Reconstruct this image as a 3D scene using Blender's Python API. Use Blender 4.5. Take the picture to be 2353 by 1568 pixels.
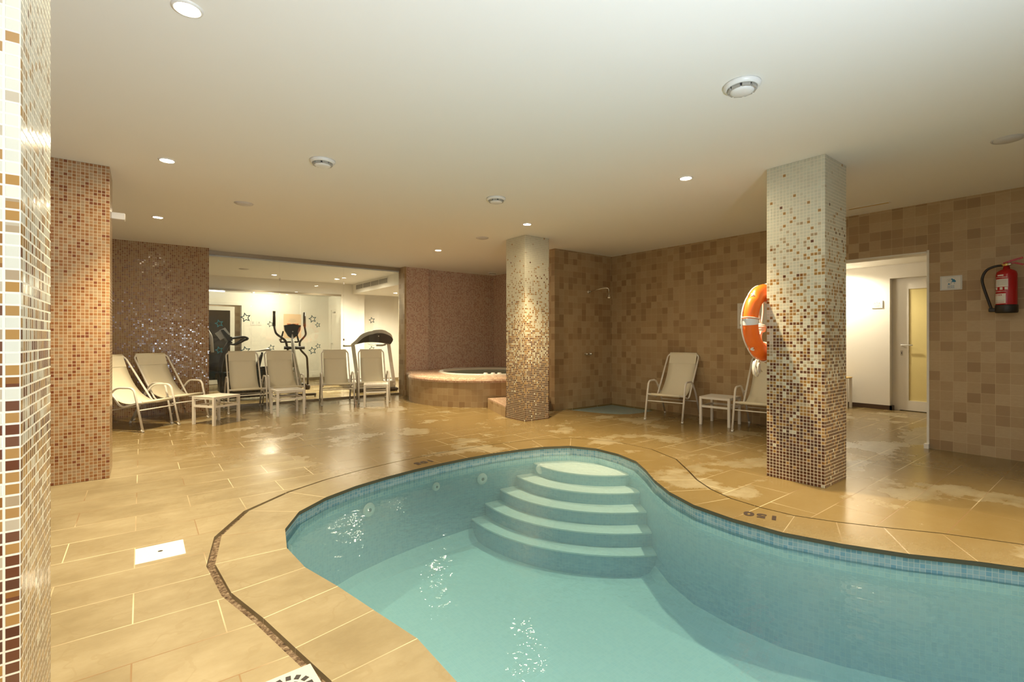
import bpy, bmesh, math, random
from mathutils import Vector, Matrix
from mathutils.geometry import tessellate_polygon

random.seed(7)
for o in list(bpy.data.objects): bpy.data.objects.remove(o)
S = bpy.context.scene
COL = S.collection
PI = math.pi
R = math.radians

# ------------------------------------------------------------------ camera
cam_d = bpy.data.cameras.new('camera'); cam = bpy.data.objects.new('camera', cam_d); COL.objects.link(cam)
cam_d.sensor_width = 36.0; cam_d.lens = 36.0*1111/2353
cam_d.shift_y = -9/2353
cam.location = (0, 0, 1.2); cam.rotation_euler = (PI/2, 0, -math.atan2(851, 1111))
cam_d.clip_start = 0.05; cam_d.clip_end = 60
S.camera = cam

# ------------------------------------------------------------------ world, exposure
w = bpy.data.worlds.new('world'); S.world = w; w.use_nodes = True
w.node_tree.nodes['Background'].inputs[0].default_value = (1, .93, .82, 1)
w.node_tree.nodes['Background'].inputs[1].default_value = 0.0
S.view_settings.view_transform = 'Standard'; S.view_settings.look = 'None'
S.view_settings.gamma = 1; S.view_settings.use_curve_mapping = False
S.view_settings.exposure = 0.54

WARM = (1.0, .79, .47)
WARM2 = (1.0, .88, .66)
SPOT_W = 315
def halogen(loc, energy, color, cone=88, spill=.075):
    if cone > 120: spill = .6
    lamp('SPOT', 'spot_beam', loc, energy, color, .03, cone=cone, blend=1.0)
    lamp('SPOT', 'spot_spill', loc, energy*spill, color, .03, cone=168, blend=.9)
def lamp(kind, name, loc, energy, color, radius=.05, rot=(0, 0, 0), cone=None, blend=.6, size=None):
    d = bpy.data.lights.new(name, kind); d.energy = energy; d.color = color
    if kind in ('POINT', 'SPOT'): d.shadow_soft_size = radius
    if kind == 'SPOT': d.spot_size = R(cone); d.spot_blend = blend
    if kind == 'AREA': d.size = size
    o = bpy.data.objects.new(name, d); COL.objects.link(o); o.location = loc; o.rotation_euler = rot
    return o
# the photographer's flash: a small cool head beside the camera, and its head turned up to the ceiling
lamp('POINT', 'flash_head', (.10, -.25, 1.36), 13, (.80, .88, 1.0), .06)
lamp('SPOT', 'flash_bounce', (1.0, -1.0, .55), 400, (.74, .86, 1.0), .08, rot=(R(180-22), R(-16), 0), cone=160, blend=1.0)

# ------------------------------------------------------------------ node helpers
def mat(name):
    m = bpy.data.materials.new(name); m.use_nodes = True
    nt = m.node_tree; nt.nodes.clear()
    out = nt.nodes.new('ShaderNodeOutputMaterial')
    return m, nt, out
def N(nt, t, **k):
    n = nt.nodes.new(t)
    for a, b in k.items(): setattr(n, a, b)
    return n
def L(nt, a, b): nt.links.new(a, b)
def M2(nt, op, a, b=None, c=None, clamp=False):
    n = N(nt, 'ShaderNodeMath', operation=op); n.use_clamp = clamp
    for i, v in enumerate((a, b, c)):
        if v is None: continue
        if isinstance(v, (int, float)): n.inputs[i].default_value = v
        else: L(nt, v, n.inputs[i])
    return n.outputs[0]
def mixc(nt, fac, a, b, mode='MIX'):
    n = N(nt, 'ShaderNodeMix', data_type='RGBA', blend_type=mode)
    for s, v in ((0, fac), (6, a), (7, b)):
        if isinstance(v, (int, float)): n.inputs[s].default_value = v
        elif isinstance(v, tuple): n.inputs[s].default_value = (*v[:3], 1)
        else: L(nt, v, n.inputs[s])
    return n.outputs[2]
def ramp(nt, fac, stops, interp='CONSTANT'):
    n = N(nt, 'ShaderNodeValToRGB'); n.color_ramp.interpolation = interp
    e = n.color_ramp.elements
    while len(e) > 1: e.remove(e[-1])
    e[0].position = stops[0][0]; e[0].color = (*stops[0][1], 1)
    for p, c in stops[1:]:
        q = e.new(p); q.color = (*c, 1)
    L(nt, fac, n.inputs[0]); return n.outputs[0]
def uvxy(nt):
    u = N(nt, 'ShaderNodeUVMap', uv_map='UV'); s = N(nt, 'ShaderNodeSeparateXYZ'); L(nt, u.outputs[0], s.inputs[0])
    return s.outputs[0], s.outputs[1], u.outputs[0]
def noise(nt, vec, scale, detail=2, rough=.5, sx=1, sy=1, sz=1):
    mp = N(nt, 'ShaderNodeMapping'); L(nt, vec, mp.inputs[0]); mp.inputs['Scale'].default_value = (sx, sy, sz)
    n = N(nt, 'ShaderNodeTexNoise'); L(nt, mp.outputs[0], n.inputs['Vector'])
    n.inputs['Scale'].default_value = scale; n.inputs['Detail'].default_value = detail; n.inputs['Roughness'].default_value = rough
    return n.outputs[0]
def tiles(nt, x, y, pw, ph, gw, brick=False, ox=0., oy=0., seed=0.):
    ry = M2(nt, 'ADD', M2(nt, 'DIVIDE', y, ph), oy); row = M2(nt, 'FLOOR', ry); fy = M2(nt, 'SUBTRACT', ry, row)
    rx = M2(nt, 'ADD', M2(nt, 'DIVIDE', x, pw), ox)
    if brick: rx = M2(nt, 'ADD', rx, M2(nt, 'MULTIPLY', M2(nt, 'FLOORED_MODULO', row, 2.), .5))
    colm = M2(nt, 'FLOOR', rx); fx = M2(nt, 'SUBTRACT', rx, colm)
    dx = M2(nt, 'MULTIPLY', M2(nt, 'MINIMUM', fx, M2(nt, 'SUBTRACT', 1., fx)), pw)
    dy = M2(nt, 'MULTIPLY', M2(nt, 'MINIMUM', fy, M2(nt, 'SUBTRACT', 1., fy)), ph)
    d = M2(nt, 'MINIMUM', dx, dy)
    mr = N(nt, 'ShaderNodeMapRange'); L(nt, d, mr.inputs[0]); mr.inputs[1].default_value = gw*.40; mr.inputs[2].default_value = gw*.65
    c = N(nt, 'ShaderNodeCombineXYZ'); L(nt, colm, c.inputs[0]); L(nt, row, c.inputs[1]); c.inputs[2].default_value = seed
    wn = N(nt, 'ShaderNodeTexWhiteNoise', noise_dimensions='3D'); L(nt, c.outputs[0], wn.inputs['Vector'])
    return mr.outputs[0], wn.outputs['Value'], wn.outputs['Color']
def pbsdf(nt, out, col, rough=.5, metal=0., spec=.5, normal=None, **k):
    b = N(nt, 'ShaderNodeBsdfPrincipled')
    for nm, v in (('Base Color', col), ('Roughness', rough), ('Metallic', metal), ('Specular IOR Level', spec)):
        if isinstance(v, tuple): b.inputs[nm].default_value = (*v[:3], 1)
        elif isinstance(v, (int, float)): b.inputs[nm].default_value = v
        else: L(nt, v, b.inputs[nm])
    for nm, v in k.items(): b.inputs[nm].default_value = v
    if normal is not None: L(nt, normal, b.inputs['Normal'])
    L(nt, b.outputs[0], out.inputs[0]); return b
def bump(nt, h, strength=.3, dist=.002, normal=None):
    b = N(nt, 'ShaderNodeBump'); b.inputs['Strength'].default_value = strength; b.inputs['Distance'].default_value = dist
    L(nt, h, b.inputs['Height'])
    if normal is not None: L(nt, normal, b.inputs['Normal'])
    return b.outputs[0]
def tilt(nt, rnd, amt):
    """every small tile is set at its own slight angle"""
    g = N(nt, 'ShaderNodeNewGeometry')
    s = N(nt, 'ShaderNodeVectorMath', operation='SUBTRACT'); L(nt, rnd, s.inputs[0]); s.inputs[1].default_value = (.5, .5, .5)
    k = N(nt, 'ShaderNodeVectorMath', operation='SCALE'); L(nt, s.outputs[0], k.inputs[0]); k.inputs['Scale'].default_value = amt
    a = N(nt, 'ShaderNodeVectorMath', operation='ADD'); L(nt, g.outputs['Normal'], a.inputs[0]); L(nt, k.outputs[0], a.inputs[1])
    n = N(nt, 'ShaderNodeVectorMath', operation='NORMALIZE'); L(nt, a.outputs[0], n.inputs[0])
    return n.outputs[0]
def simple(name, col, rough=.5, metal=0., spec=.5, nz=0., **k):
    m, nt, out = mat(name)
    if nz:
        tc = N(nt, 'ShaderNodeTexCoord')
        f = noise(nt, tc.outputs['Object'], 6, 3)
        c = mixc(nt, M2(nt, 'MULTIPLY', f, nz), col, tuple(v*.7 for v in col))
        pbsdf(nt, out, c, rough, metal, spec, **k)
    else: pbsdf(nt, out, col, rough, metal, spec, **k)
    return m
def emit(name, col, strength):
    m, nt, out = mat(name); e = N(nt, 'ShaderNodeEmission'); e.inputs[0].default_value = (*col, 1); e.inputs[1].default_value = strength
    L(nt, e.outputs[0], out.inputs[0]); return m

MP = .0265                                   # pitch of the small glass mosaic
def mosaic(name, cols, grout, seed=0., rough=.18, tiltamt=.05, gw=.0038, spec=.5, pitch=MP):
    m, nt, out = mat(name); x, y, uv = uvxy(nt)
    mask, rv, rc = tiles(nt, x, y, pitch, pitch, gw, seed=seed)
    c = ramp(nt, rv, cols)
    c = mixc(nt, mask, grout, c)
    b = bump(nt, mask, .35, .0015, tilt(nt, rc, tiltamt))
    rg = M2(nt, 'ADD', M2(nt, 'MULTIPLY', mask, rough-.7), .7)
    pbsdf(nt, out, c, rg, spec=spec, normal=b); return m
def fade_mosaic(name, seed=0.):
    """cream at the ceiling, amber in the middle, dark brown at the floor"""
    m, nt, out = mat(name); x, y, uv = uvxy(nt)
    mask, rv, rc = tiles(nt, x, y, MP, MP, .0042, seed=seed)
    s = N(nt, 'ShaderNodeSeparateColor'); L(nt, rc, s.inputs[0])
    t = M2(nt, 'SUBTRACT', 1., M2(nt, 'DIVIDE', y, 2.65))
    t = M2(nt, 'POWER', t, 1.15)
    a = M2(nt, 'MULTIPLY', M2(nt, 'SUBTRACT', s.outputs[0], .5), .62)
    heavy = M2(nt, 'MULTIPLY', M2(nt, 'GREATER_THAN', s.outputs[1], .90), M2(nt, 'MULTIPLY', s.outputs[2], .45))
    light = M2(nt, 'MULTIPLY', M2(nt, 'LESS_THAN', s.outputs[1], .06), -.35)
    v = M2(nt, 'ADD', M2(nt, 'ADD', t, a), M2(nt, 'ADD', heavy, light))
    v = M2(nt, 'ADD', M2(nt, 'MULTIPLY', v, .6), .2)
    c = ramp(nt, v, [(0, (.62, .60, .48)), (.43, (.46, .38, .26)), (.47, (.36, .26, .15)), (.50, (.36, .19, .05)), (.59, (.23, .095, .02)), (.62, (.11, .030, .011)), (.74, (.075, .020, .009))])
    c = mixc(nt, M2(nt, 'MULTIPLY', s.outputs[2], .18), c, (.30, .22, .14))
    c = mixc(nt, mask, (.72, .66, .52), c)
    b = bump(nt, mask, .4, .0015, tilt(nt, rc, .035))
    rg = M2(nt, 'ADD', M2(nt, 'MULTIPLY', mask, -.55), .7)
    pbsdf(nt, out, c, rg, spec=.6, normal=b); return m
def beige_tile(name, seed=0., tint=(1, 1, 1)):
    m, nt, out = mat(name); x, y, uv = uvxy(nt)
    mask, rv, rc = tiles(nt, x, y, .105, .105, .0028, seed=seed)
    f = lambda c: tuple(a*b for a, b in zip(c, tint))
    c = ramp(nt, rv, [(0, f((.46, .335, .19))), (.3, f((.51, .385, .23))), (.55, f((.43, .305, .17))), (.74, f((.36, .24, .13))), (.88, f((.31, .20, .105)))])
    n1 = noise(nt, uv, 26, 4, .6, 1, 2.4)
    n2 = noise(nt, uv, 3, 2)
    c = mixc(nt, M2(nt, 'MULTIPLY', n1, .5), c, f((.30, .18, .085)))
    c = mixc(nt, M2(nt, 'MULTIPLY', n2, .25), c, f((.54, .41, .25)))
    c = mixc(nt, mask, f((.55, .42, .25)), c)
    h = M2(nt, 'ADD', mask, M2(nt, 'MULTIPLY', n1, .5))
    pbsdf(nt, out, c, .42, spec=.35, normal=bump(nt, h, .35, .003)); return m
def stone_floor(name, ring=False):
    m, nt, out = mat(name); x, y, uv = uvxy(nt)
    if ring: mask, rv, rc = tiles(nt, x, y, .305, 4., .0045, seed=3., oy=.5)
    else: mask, rv, rc = tiles(nt, x, y, .61, .3064, .0048, brick=True, ox=.049, oy=-.38, seed=1.)
    geo = N(nt, 'ShaderNodeNewGeometry'); pos = geo.outputs['Position']
    n1 = noise(nt, pos, 2.6, 7, .66, 1, 1.5, 1)
    n4 = noise(nt, pos, 1.7, 4, .6)
    vein = M2(nt, 'LESS_THAN', M2(nt, 'ABSOLUTE', M2(nt, 'SUBTRACT', n4, .5)), .006)
    n2 = noise(nt, pos, 14, 5, .65, 1, 2.0, 1)
    n3 = noise(nt, pos, 70, 3, .6)
    c = ramp(nt, n1, [(.30, (.20, .158, .085)), (.45, (.27, .22, .125)), (.56, (.325, .272, .165)), (.70, (.39, .335, .22))], 'LINEAR')
    c = mixc(nt, M2(nt, 'MULTIPLY', n2, .6), c, (.22, .17, .09))
    c = mixc(nt, M2(nt, 'MULTIPLY', vein, .35), c, (.22, .165, .08))
    c = mixc(nt, M2(nt, 'MULTIPLY', n3, .3), c, (.24, .19, .11))
    c = mixc(nt, M2(nt, 'MULTIPLY', rv, .22), c, (.44, .37, .235))
    # water lying in patches: darker stone and a smooth film
    wn = noise(nt, pos, 1.5, 6, .58)
    wet = N(nt, 'ShaderNodeMapRange'); L(nt, wn, wet.inputs[0]); wet.inputs[1].default_value = .40; wet.inputs[2].default_value = .45
    sp = N(nt, 'ShaderNodeSeparateXYZ'); L(nt, pos, sp.inputs[0])
    # only the walked-on side of the deck is wet
    side = N(nt, 'ShaderNodeMapRange'); L(nt, M2(nt, 'ADD', sp.outputs[0], M2(nt, 'MULTIPLY', sp.outputs[1], .6)), side.inputs[0]); side.inputs[1].default_value = 3.0; side.inputs[2].default_value = 4.4
    wetm = M2(nt, 'MULTIPLY', wet.outputs[0], side.outputs[0])
    c = mixc(nt, M2(nt, 'MULTIPLY', wetm, .72), c, (.20, .128, .034))
    light_g = (.66, .58, .39); dark_g = (.24, .15, .07)
    gsel = noise(nt, pos, .8, 2)
    g = ramp(nt, gsel, [(.42, light_g), (.55, dark_g)], 'LINEAR')
    c = mixc(nt, mask, g, c)
    rg = M2(nt, 'ADD', M2(nt, 'MULTIPLY', wetm, -.19), M2(nt, 'ADD', .33, M2(nt, 'MULTIPLY', n2, .16)))
    h = M2(nt, 'ADD', M2(nt, 'MULTIPLY', mask, .5), M2(nt, 'ADD', M2(nt, 'MULTIPLY', n2, .35), M2(nt, 'MULTIPLY', n3, .12)))
    pbsdf(nt, out, c, rg, spec=.5, normal=bump(nt, h, .22, .004)); return m

MAT = {}
MAT['floor'] = stone_floor('sandstone_floor'); MAT['coping'] = stone_floor('sandstone_coping', True)
def ceil_mat(name, col):
    m, nt, out = mat(name); geo = N(nt, 'ShaderNodeNewGeometry')
    a = noise(nt, geo.outputs['Position'], .7, 3); b = noise(nt, geo.outputs['Position'], 40, 2)
    c = mixc(nt, M2(nt, 'MULTIPLY', a, .12), col, tuple(v*.85 for v in col))
    pbsdf(nt, out, c, .75, spec=.2, normal=bump(nt, M2(nt, 'ADD', a, M2(nt, 'MULTIPLY', b, .03)), .08, .02)); return m
MAT['ceiling'] = ceil_mat('white_plaster_ceiling', (.88, .86, .81))
MAT['plaster'] = ceil_mat('white_plaster_wall', (.82, .79, .72))
MAT['beige'] = beige_tile('beige_stone_tiles')
MAT['fade'] = fade_mosaic('cream_to_brown_mosaic', 5.)
MAT['terra'] = mosaic('terracotta_mosaic', [(0, (.34, .165, .065)), (.25, (.40, .225, .11)), (.5, (.37, .24, .135)), (.72, (.29, .12, .04)), (.90, (.20, .06, .02))], (.56, .46, .30), 1., tiltamt=.05)
MAT['brown'] = mosaic('brown_glass_mosaic', [(0, (.31, .18, .085)), (.3, (.35, .23, .12)), (.6, (.27, .135, .055)), (.82, (.19, .07, .028))], (.50, .39, .24), 2., rough=.13, tiltamt=.10, gw=.0045)
MAT['pink'] = mosaic('pink_mosaic', [(0, (.52, .34, .26)), (.3, (.43, .26, .19)), (.55, (.53, .40, .32)), (.8, (.36, .18, .13))], (.85, .72, .62), 3., tiltamt=.03, rough=.3)
MAT['rimm'] = mosaic('pink_rim_mosaic', [(0, (.55, .34, .24)), (.4, (.62, .44, .32)), (.75, (.45, .25, .17))], (.72, .58, .45), 4., tiltamt=.06, rough=.22)
MAT['bluetile'] = mosaic('pale_blue_mosaic', [(0, (.30, .47, .53)), (.4, (.36, .52, .57)), (.7, (.22, .40, .50))], (.55, .62, .60), 6., tiltamt=.02, gw=.003)
MAT['basin'] = mosaic('turquoise_basin_mosaic', [(0, (.74, .84, .80)), (.5, (.78, .87, .82)), (.8, (.72, .83, .80))], (.82, .88, .84), 7., tiltamt=0., gw=.003, rough=.5)
MAT['stepm'] = mosaic('white_step_mosaic', [(0, (.88, .88, .82)), (.5, (.90, .90, .85)), (.8, (.85, .86, .81))], (.86, .86, .82), 9., tiltamt=0., gw=.003, rough=.5)
MAT['poolwall'] = mosaic('shaded_blue_pool_mosaic', [(0, (.22, .40, .50)), (.4, (.25, .43, .52)), (.8, (.20, .38, .49))], (.30, .47, .54), 10., tiltamt=0., gw=.003, rough=.5)  # blue darkened to carry the shade on upright pool faces
MAT['shower'] = mosaic('shower_floor_mosaic', [(0, (.22, .36, .40)), (.5, (.27, .40, .42)), (.8, (.20, .32, .36))], (.36, .46, .46), 8., tiltamt=.02)
MAT['white_metal'] = simple('white_powder_coat', (.80, .77, .72), .35, spec=.5, nz=.12)
MAT['white_plastic'] = simple('white_plastic', (.83, .82, .79), .3, nz=.08)
MAT['dark'] = simple('dark_gap', (.03, .028, .03), .7, nz=.3)
MAT['black'] = simple('black_plastic', (.018, .014, .011), .42, nz=.3)
MAT['blacktube'] = simple('black_painted_steel', (.035, .024, .016), .3, nz=.3)
MAT['grey'] = simple('grey_plastic', (.42, .40, .35), .38, nz=.15)
MAT['silver'] = simple('silver_painted_steel', (.50, .48, .44), .35, metal=.3, nz=.1)
MAT['chrome'] = simple('chrome', (.72, .70, .66), .15, metal=1., nz=.1)
MAT['alu'] = simple('brushed_aluminium', (.42, .36, .27), .4, metal=.6, nz=.2)
MAT['edge'] = simple('damp_shaded_stone_edge', (.11, .095, .055), .5, nz=.3)  # damp stone, the shade on its water-side face mixed into the colour
MAT['capgrey'] = simple('greyish_white_plastic', (.62, .59, .57), .4, nz=.1)
MAT['orange'] = simple('orange_plastic', (.95, .17, .012), .38, nz=.1)
MAT['rope'] = simple('white_rope', (.85, .82, .76), .8, nz=.2)
MAT['tape'] = simple('white_reflective_band', (.80, .79, .80), .4, nz=.1)
MAT['red'] = simple('red_enamel', (.42, .006, .008), .2, nz=.15)
MAT['brass'] = simple('brass', (.75, .55, .20), .25, metal=1., nz=.1)
MAT['paper'] = simple('white_sign_board', (.74, .72, .68), .45, nz=.06)
MAT['ink'] = simple('dark_print', (.06, .06, .10), .6, nz=.1)
MAT['greyink'] = simple('grey_print', (.40, .40, .38), .6, nz=.1)
MAT['blueink'] = simple('blue_print', (.03, .19, .36), .6, nz=.1)
MAT['redink'] = simple('red_print', (.42, .03, .03), .6, nz=.1)
MAT['stencil'] = simple('black_stencil_paint', (.035, .018, .012), .6, nz=.2)
MAT['grate'] = simple('grey_drain_plastic', (.55, .53, .47), .45, nz=.2)
MAT['skirt'] = simple('dark_brown_skirting', (.075, .045, .03), .3, nz=.3)
MAT['skirt2'] = simple('brown_skirting', (.28, .21, .12), .4, nz=.3)
MAT['wood'] = simple('pale_wood', (.62, .42, .12), .4, nz=.3)
MAT['tubshell'] = simple('white_acrylic', (.82, .79, .72), .15, nz=.05)
MAT['star_dark'] = simple('dark_teal_sticker', (.03, .12, .15), .5, nz=.1)
MAT['star_blue'] = simple('light_blue_sticker', (.08, .38, .50), .5, nz=.1)
MAT['poster'] = simple('peach_poster_paper', (.80, .58, .38), .6, nz=.05)
MAT['rust'] = simple('rust_print', (.50, .12, .03), .6, nz=.2)
MAT['frosted'] = simple('frosted_yellow_glass', (.78, .66, .30), .35, nz=.05)
MAT['doorwhite'] = simple('white_lacquer', (.80, .77, .70), .3, nz=.06)
MAT['darkglass'] = simple('dark_glass', (.10, .075, .04), .12, nz=.2)
MAT['riser'] = simple('peach_step_trim', (.70, .50, .38), .6, nz=.2)
def sling_mat():
    m, nt, out = mat('beige_mesh_fabric'); x, y, uv = uvxy(nt)
    ck = N(nt, 'ShaderNodeTexWave'); L(nt, uv, ck.inputs[0]); ck.inputs['Scale'].default_value = 260
    c = mixc(nt, M2(nt, 'MULTIPLY', ck.outputs[1], .12), (.80, .75, .60), (.70, .65, .51))
    pbsdf(nt, out, c, .7, spec=.2); return m
MAT['sling'] = sling_mat()
def groove_mat():
    m, nt, out = mat('rough_mortar'); geo = N(nt, 'ShaderNodeNewGeometry')
    n = noise(nt, geo.outputs['Position'], 45, 6, .7)
    c = ramp(nt, n, [(.35, (.035, .022, .014)), (.5, (.16, .11, .07)), (.65, (.34, .27, .19))], 'LINEAR')
    pbsdf(nt, out, c, .9, spec=.2, normal=bump(nt, n, .8, .01)); return m
MAT['groove'] = groove_mat()
def glass_mat(name='clear_glass', tint=(.97, .98, .96)):
    m, nt, out = mat(name)
    f = N(nt, 'ShaderNodeFresnel'); f.inputs[0].default_value = 1.5
    t = N(nt, 'ShaderNodeBsdfTransparent'); t.inputs[0].default_value = (*tint, 1)
    g = N(nt, 'ShaderNodeBsdfGlossy'); g.inputs['Roughness'].default_value = 0.0
    mx = N(nt, 'ShaderNodeMixShader'); L(nt, f.outputs[0], mx.inputs[0]); L(nt, t.outputs[0], mx.inputs[1]); L(nt, g.outputs[0], mx.inputs[2])
    L(nt, mx.outputs[0], out.inputs[0]); return m
MAT['glass'] = glass_mat()
MAT['smoked'] = glass_mat('smoked_glass', (.32, .26, .17))
def water_mat(name, tint, milk, milk_amt, sc=1.0, bs=.22):
    m, nt, out = mat(name); geo = N(nt, 'ShaderNodeNewGeometry'); pos = geo.outputs['Position']
    a = noise(nt, pos, 5.5*sc, 3, .55); b = noise(nt, pos, 19*sc, 2, .5)
    sp = N(nt, 'ShaderNodeSeparateXYZ'); L(nt, pos, sp.inputs[0])
    h = M2(nt, 'ADD', a, M2(nt, 'MULTIPLY', b, .30))
    nrm = bump(nt, h, bs, .05)
    f = N(nt, 'ShaderNodeFresnel'); f.inputs[0].default_value = 1.33; L(nt, nrm, f.inputs['Normal'])
    t = N(nt, 'ShaderNodeBsdfTransparent'); t.inputs[0].default_value = (*tint, 1)
    d = N(nt, 'ShaderNodeBsdfDiffuse'); d.inputs[0].default_value = (*milk, 1)
    inner = N(nt, 'ShaderNodeMixShader'); inner.inputs[0].default_value = milk_amt
    L(nt, t.outputs[0], inner.inputs[1]); L(nt, d.outputs[0], inner.inputs[2])
    g = N(nt, 'ShaderNodeBsdfGlossy'); g.inputs['Roughness'].default_value = .03; L(nt, nrm, g.inputs['Normal'])
    mx = N(nt, 'ShaderNodeMixShader'); L(nt, f.outputs[0], mx.inputs[0]); L(nt, inner.outputs[0], mx.inputs[1]); L(nt, g.outputs[0], mx.inputs[2])
    L(nt, mx.outputs[0], out.inputs[0]); return m
MAT['water'] = water_mat('pool_water', (.97, .99, .99), (.225, .425, .495), .36, bs=.17)
def absorb(m, col, dens):
    nt = m.node_tree; v = N(nt, 'ShaderNodeVolumeAbsorption'); v.inputs[0].default_value = (*col, 1); v.inputs[1].default_value = dens
    L(nt, v.outputs[0], [n for n in nt.nodes if n.type == 'OUTPUT_MATERIAL'][0].inputs['Volume'])
absorb(MAT['water'], (.10, .68, .81), .52)
MAT['tubwater'] = water_mat('tub_water', (.40, .66, .60), (.16, .30, .26), .3, 2., .3)
MAT['lens'] = emit('lit_lamp', (1, .86, .62), 140)
MAT['tube'] = emit('lit_tube', (1, .93, .78), 6)

# ------------------------------------------------------------------ mesh helpers
class MB:
    def __init__(s): s.b = bmesh.new(); s.uv = s.b.loops.layers.uv.new('UV'); s.manual = set(); s.smooth = False
    def face(s, pts, uvs=None):
        vs = [s.b.verts.new(p) for p in pts]
        try: f = s.b.faces.new(vs)
        except ValueError: return None
        if uvs:
            for l, q in zip(f.loops, uvs): l[s.uv].uv = q
            s.manual.add(f)
        return f
    def box(s, x0, y0, z0, x1, y1, z1, M=None, bev=0):
        r = bmesh.ops.create_cube(s.b, size=1)['verts']
        for v in r:
            v.co = Vector(((x0+x1)/2+v.co.x*(x1-x0), (y0+y1)/2+v.co.y*(y1-y0), (z0+z1)/2+v.co.z*(z1-z0)))
        if bev:
            es = {e for v in r for e in v.link_edges}
            q = bmesh.ops.bevel(s.b, geom=list(es), offset=bev, segments=2, affect='EDGES', profile=.5)
            r = list({v for f in q['faces'] for v in f.verts} | {v for v in r if v.is_valid})
        if M: bmesh.ops.transform(s.b, matrix=M, verts=r)
        return r
    def bar(s, p, q, w, t, up=(0, 0, 1), bev=0):
        p, q = Vector(p), Vector(q); d = q-p; ln = d.length; z = d.normalized(); u = Vector(up)
        x = u.cross(z)
        if x.length < 1e-4: x = Vector((1, 0, 0)).cross(z)
        x.normalize(); y = z.cross(x)
        M = Matrix(((x.x, y.x, z.x, p.x), (x.y, y.y, z.y, p.y), (x.z, y.z, z.z, p.z), (0, 0, 0, 1)))
        s.box(-w/2, -t/2, 0, w/2, t/2, ln, M, bev)
    def tube(s, pts, r, n=10, closed=False, cap=True, rs=None, flat=None):
        pts = [Vector(p) for p in pts]; m = len(pts); rings = []
        prev = None
        for i, p in enumerate(pts):
            a = pts[(i-1) % m] if (closed or i > 0) else p
            c = pts[(i+1) % m] if (closed or i < m-1) else p
            t = (c-a).normalized()
            if prev is None:
                u = Vector((0, 0, 1)) if abs(t.z) < .9 else Vector((0, 1, 0))
                x = u.cross(t).normalized()
            else:
                x = prev-t*prev.dot(t)
                x = x.normalized() if x.length > 1e-6 else Vector((1, 0, 0)).cross(t).normalized()
            prev = x; y = t.cross(x)
            rr = rs[i] if rs else r
            rings.append([s.b.verts.new(p+(x*math.cos(2*PI*k/n)+y*math.sin(2*PI*k/n)*(flat or 1))*rr) for k in range(n)])
        fs = []
        for i in range(m if closed else m-1):
            A, B = rings[i], rings[(i+1) % m]
            for k in range(n):
                f = s.b.faces.new((A[k], A[(k+1) % n], B[(k+1) % n], B[k])); f.smooth = True; fs.append(f)
        if cap and not closed:
            s.b.faces.new(rings[0][::-1]); s.b.faces.new(rings[-1])
    def lathe(s, prof, n=32, M=None, smooth=True, a0=0, a1=2*PI):
        full = abs(a1-a0-2*PI) < 1e-6
        cnt = n if full else n+1; rings = []; allv = []
        for r_, z in prof:
            if r_ < 1e-6: v = [s.b.verts.new((0, 0, z))]
            else: v = [s.b.verts.new((r_*math.cos(a0+(a1-a0)*k/n), r_*math.sin(a0+(a1-a0)*k/n), z)) for k in range(cnt)]
            rings.append(v); allv += v
        for A, B in zip(rings, rings[1:]):
            for k in range(n):
                k2 = (k+1) % cnt
                if len(A) == 1 and len(B) == 1: continue
                if len(A) == 1: f = s.b.faces.new((A[0], B[k], B[k2]))
                elif len(B) == 1: f = s.b.faces.new((A[k], A[k2], B[0]))
                else: f = s.b.faces.new((A[k], A[k2], B[k2], B[k]))
                f.smooth = smooth
        if M: bmesh.ops.transform(s.b, matrix=M, verts=allv)
    def prism(s, poly, z0, z1, M=None, top=True, bottom=True, sides=True):
        """poly: list of (x, y) -> upright prism, side UVs along the outline"""
        n = len(poly); allv = []
        t = [s.b.verts.new((*p, z1)) for p in poly]; b = [s.b.verts.new((*p, z0)) for p in poly]; allv = t+b
        u = 0
        tris = tessellate_polygon([[Vector((*p, 0)) for p in poly]])
        if top:
            for q in tris:
                try: s.b.faces.new([t[i] for i in q])
                except ValueError: pass
        if bottom:
            for q in tris:
                try: s.b.faces.new([b[i] for i in q][::-1])
                except ValueError: pass
        if sides:
            for i in range(n):
                j = (i+1) % n; ln = math.dist(poly[i], poly[j])
                f = s.b.faces.new((b[i], b[j], t[j], t[i]))
                for l, q in zip(f.loops, ((u, z0), (u+ln, z0), (u+ln, z1), (u, z1))): l[s.uv].uv = q
                s.manual.add(f); u += ln
        if M: bmesh.ops.transform(s.b, matrix=M, verts=allv)
    def slab_with_holes(s, outer, holes, z, up=True):
        loops = [[Vector((*p, 0)) for p in outer]]+[[Vector((*p, 0)) for p in h] for h in holes]
        flat = [s.b.verts.new((p.x, p.y, z)) for l in loops for p in l]
        for q in tessellate_polygon(loops):
            try: s.b.faces.new([flat[i] for i in q])
            except ValueError: pass
    def build(s, name, m, parent=None, loc=None, rot=None, normals=True, uvoff=(0, 0), up=False):
        b = s.b
        if normals: bmesh.ops.recalc_face_normals(b, faces=b.faces)
        if up:
            b.normal_update()
            for f in b.faces:
                if f.normal.z < 0: f.normal_flip()
        b.normal_update(); b.faces.ensure_lookup_table()
        for f in b.faces:
            if f in s.manual: continue
            n = f.normal
            for l in f.loops:
                c = l.vert.co
                if abs(n.z) > .75: l[s.uv].uv = (c.x+uvoff[0], c.y+uvoff[1])
                elif abs(n.x) > abs(n.y): l[s.uv].uv = (c.y+50*MP*100*0+MP*200, c.z)
                else: l[s.uv].uv = (c.x, c.z)
        me = bpy.data.meshes.new(name); b.to_mesh(me); b.free()
        me.materials.append(MAT[m] if isinstance(m, str) else m)
        o = bpy.data.objects.new(name, me); COL.objects.link(o)
        if parent: o.parent = parent
        if loc: o.location = loc
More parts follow.
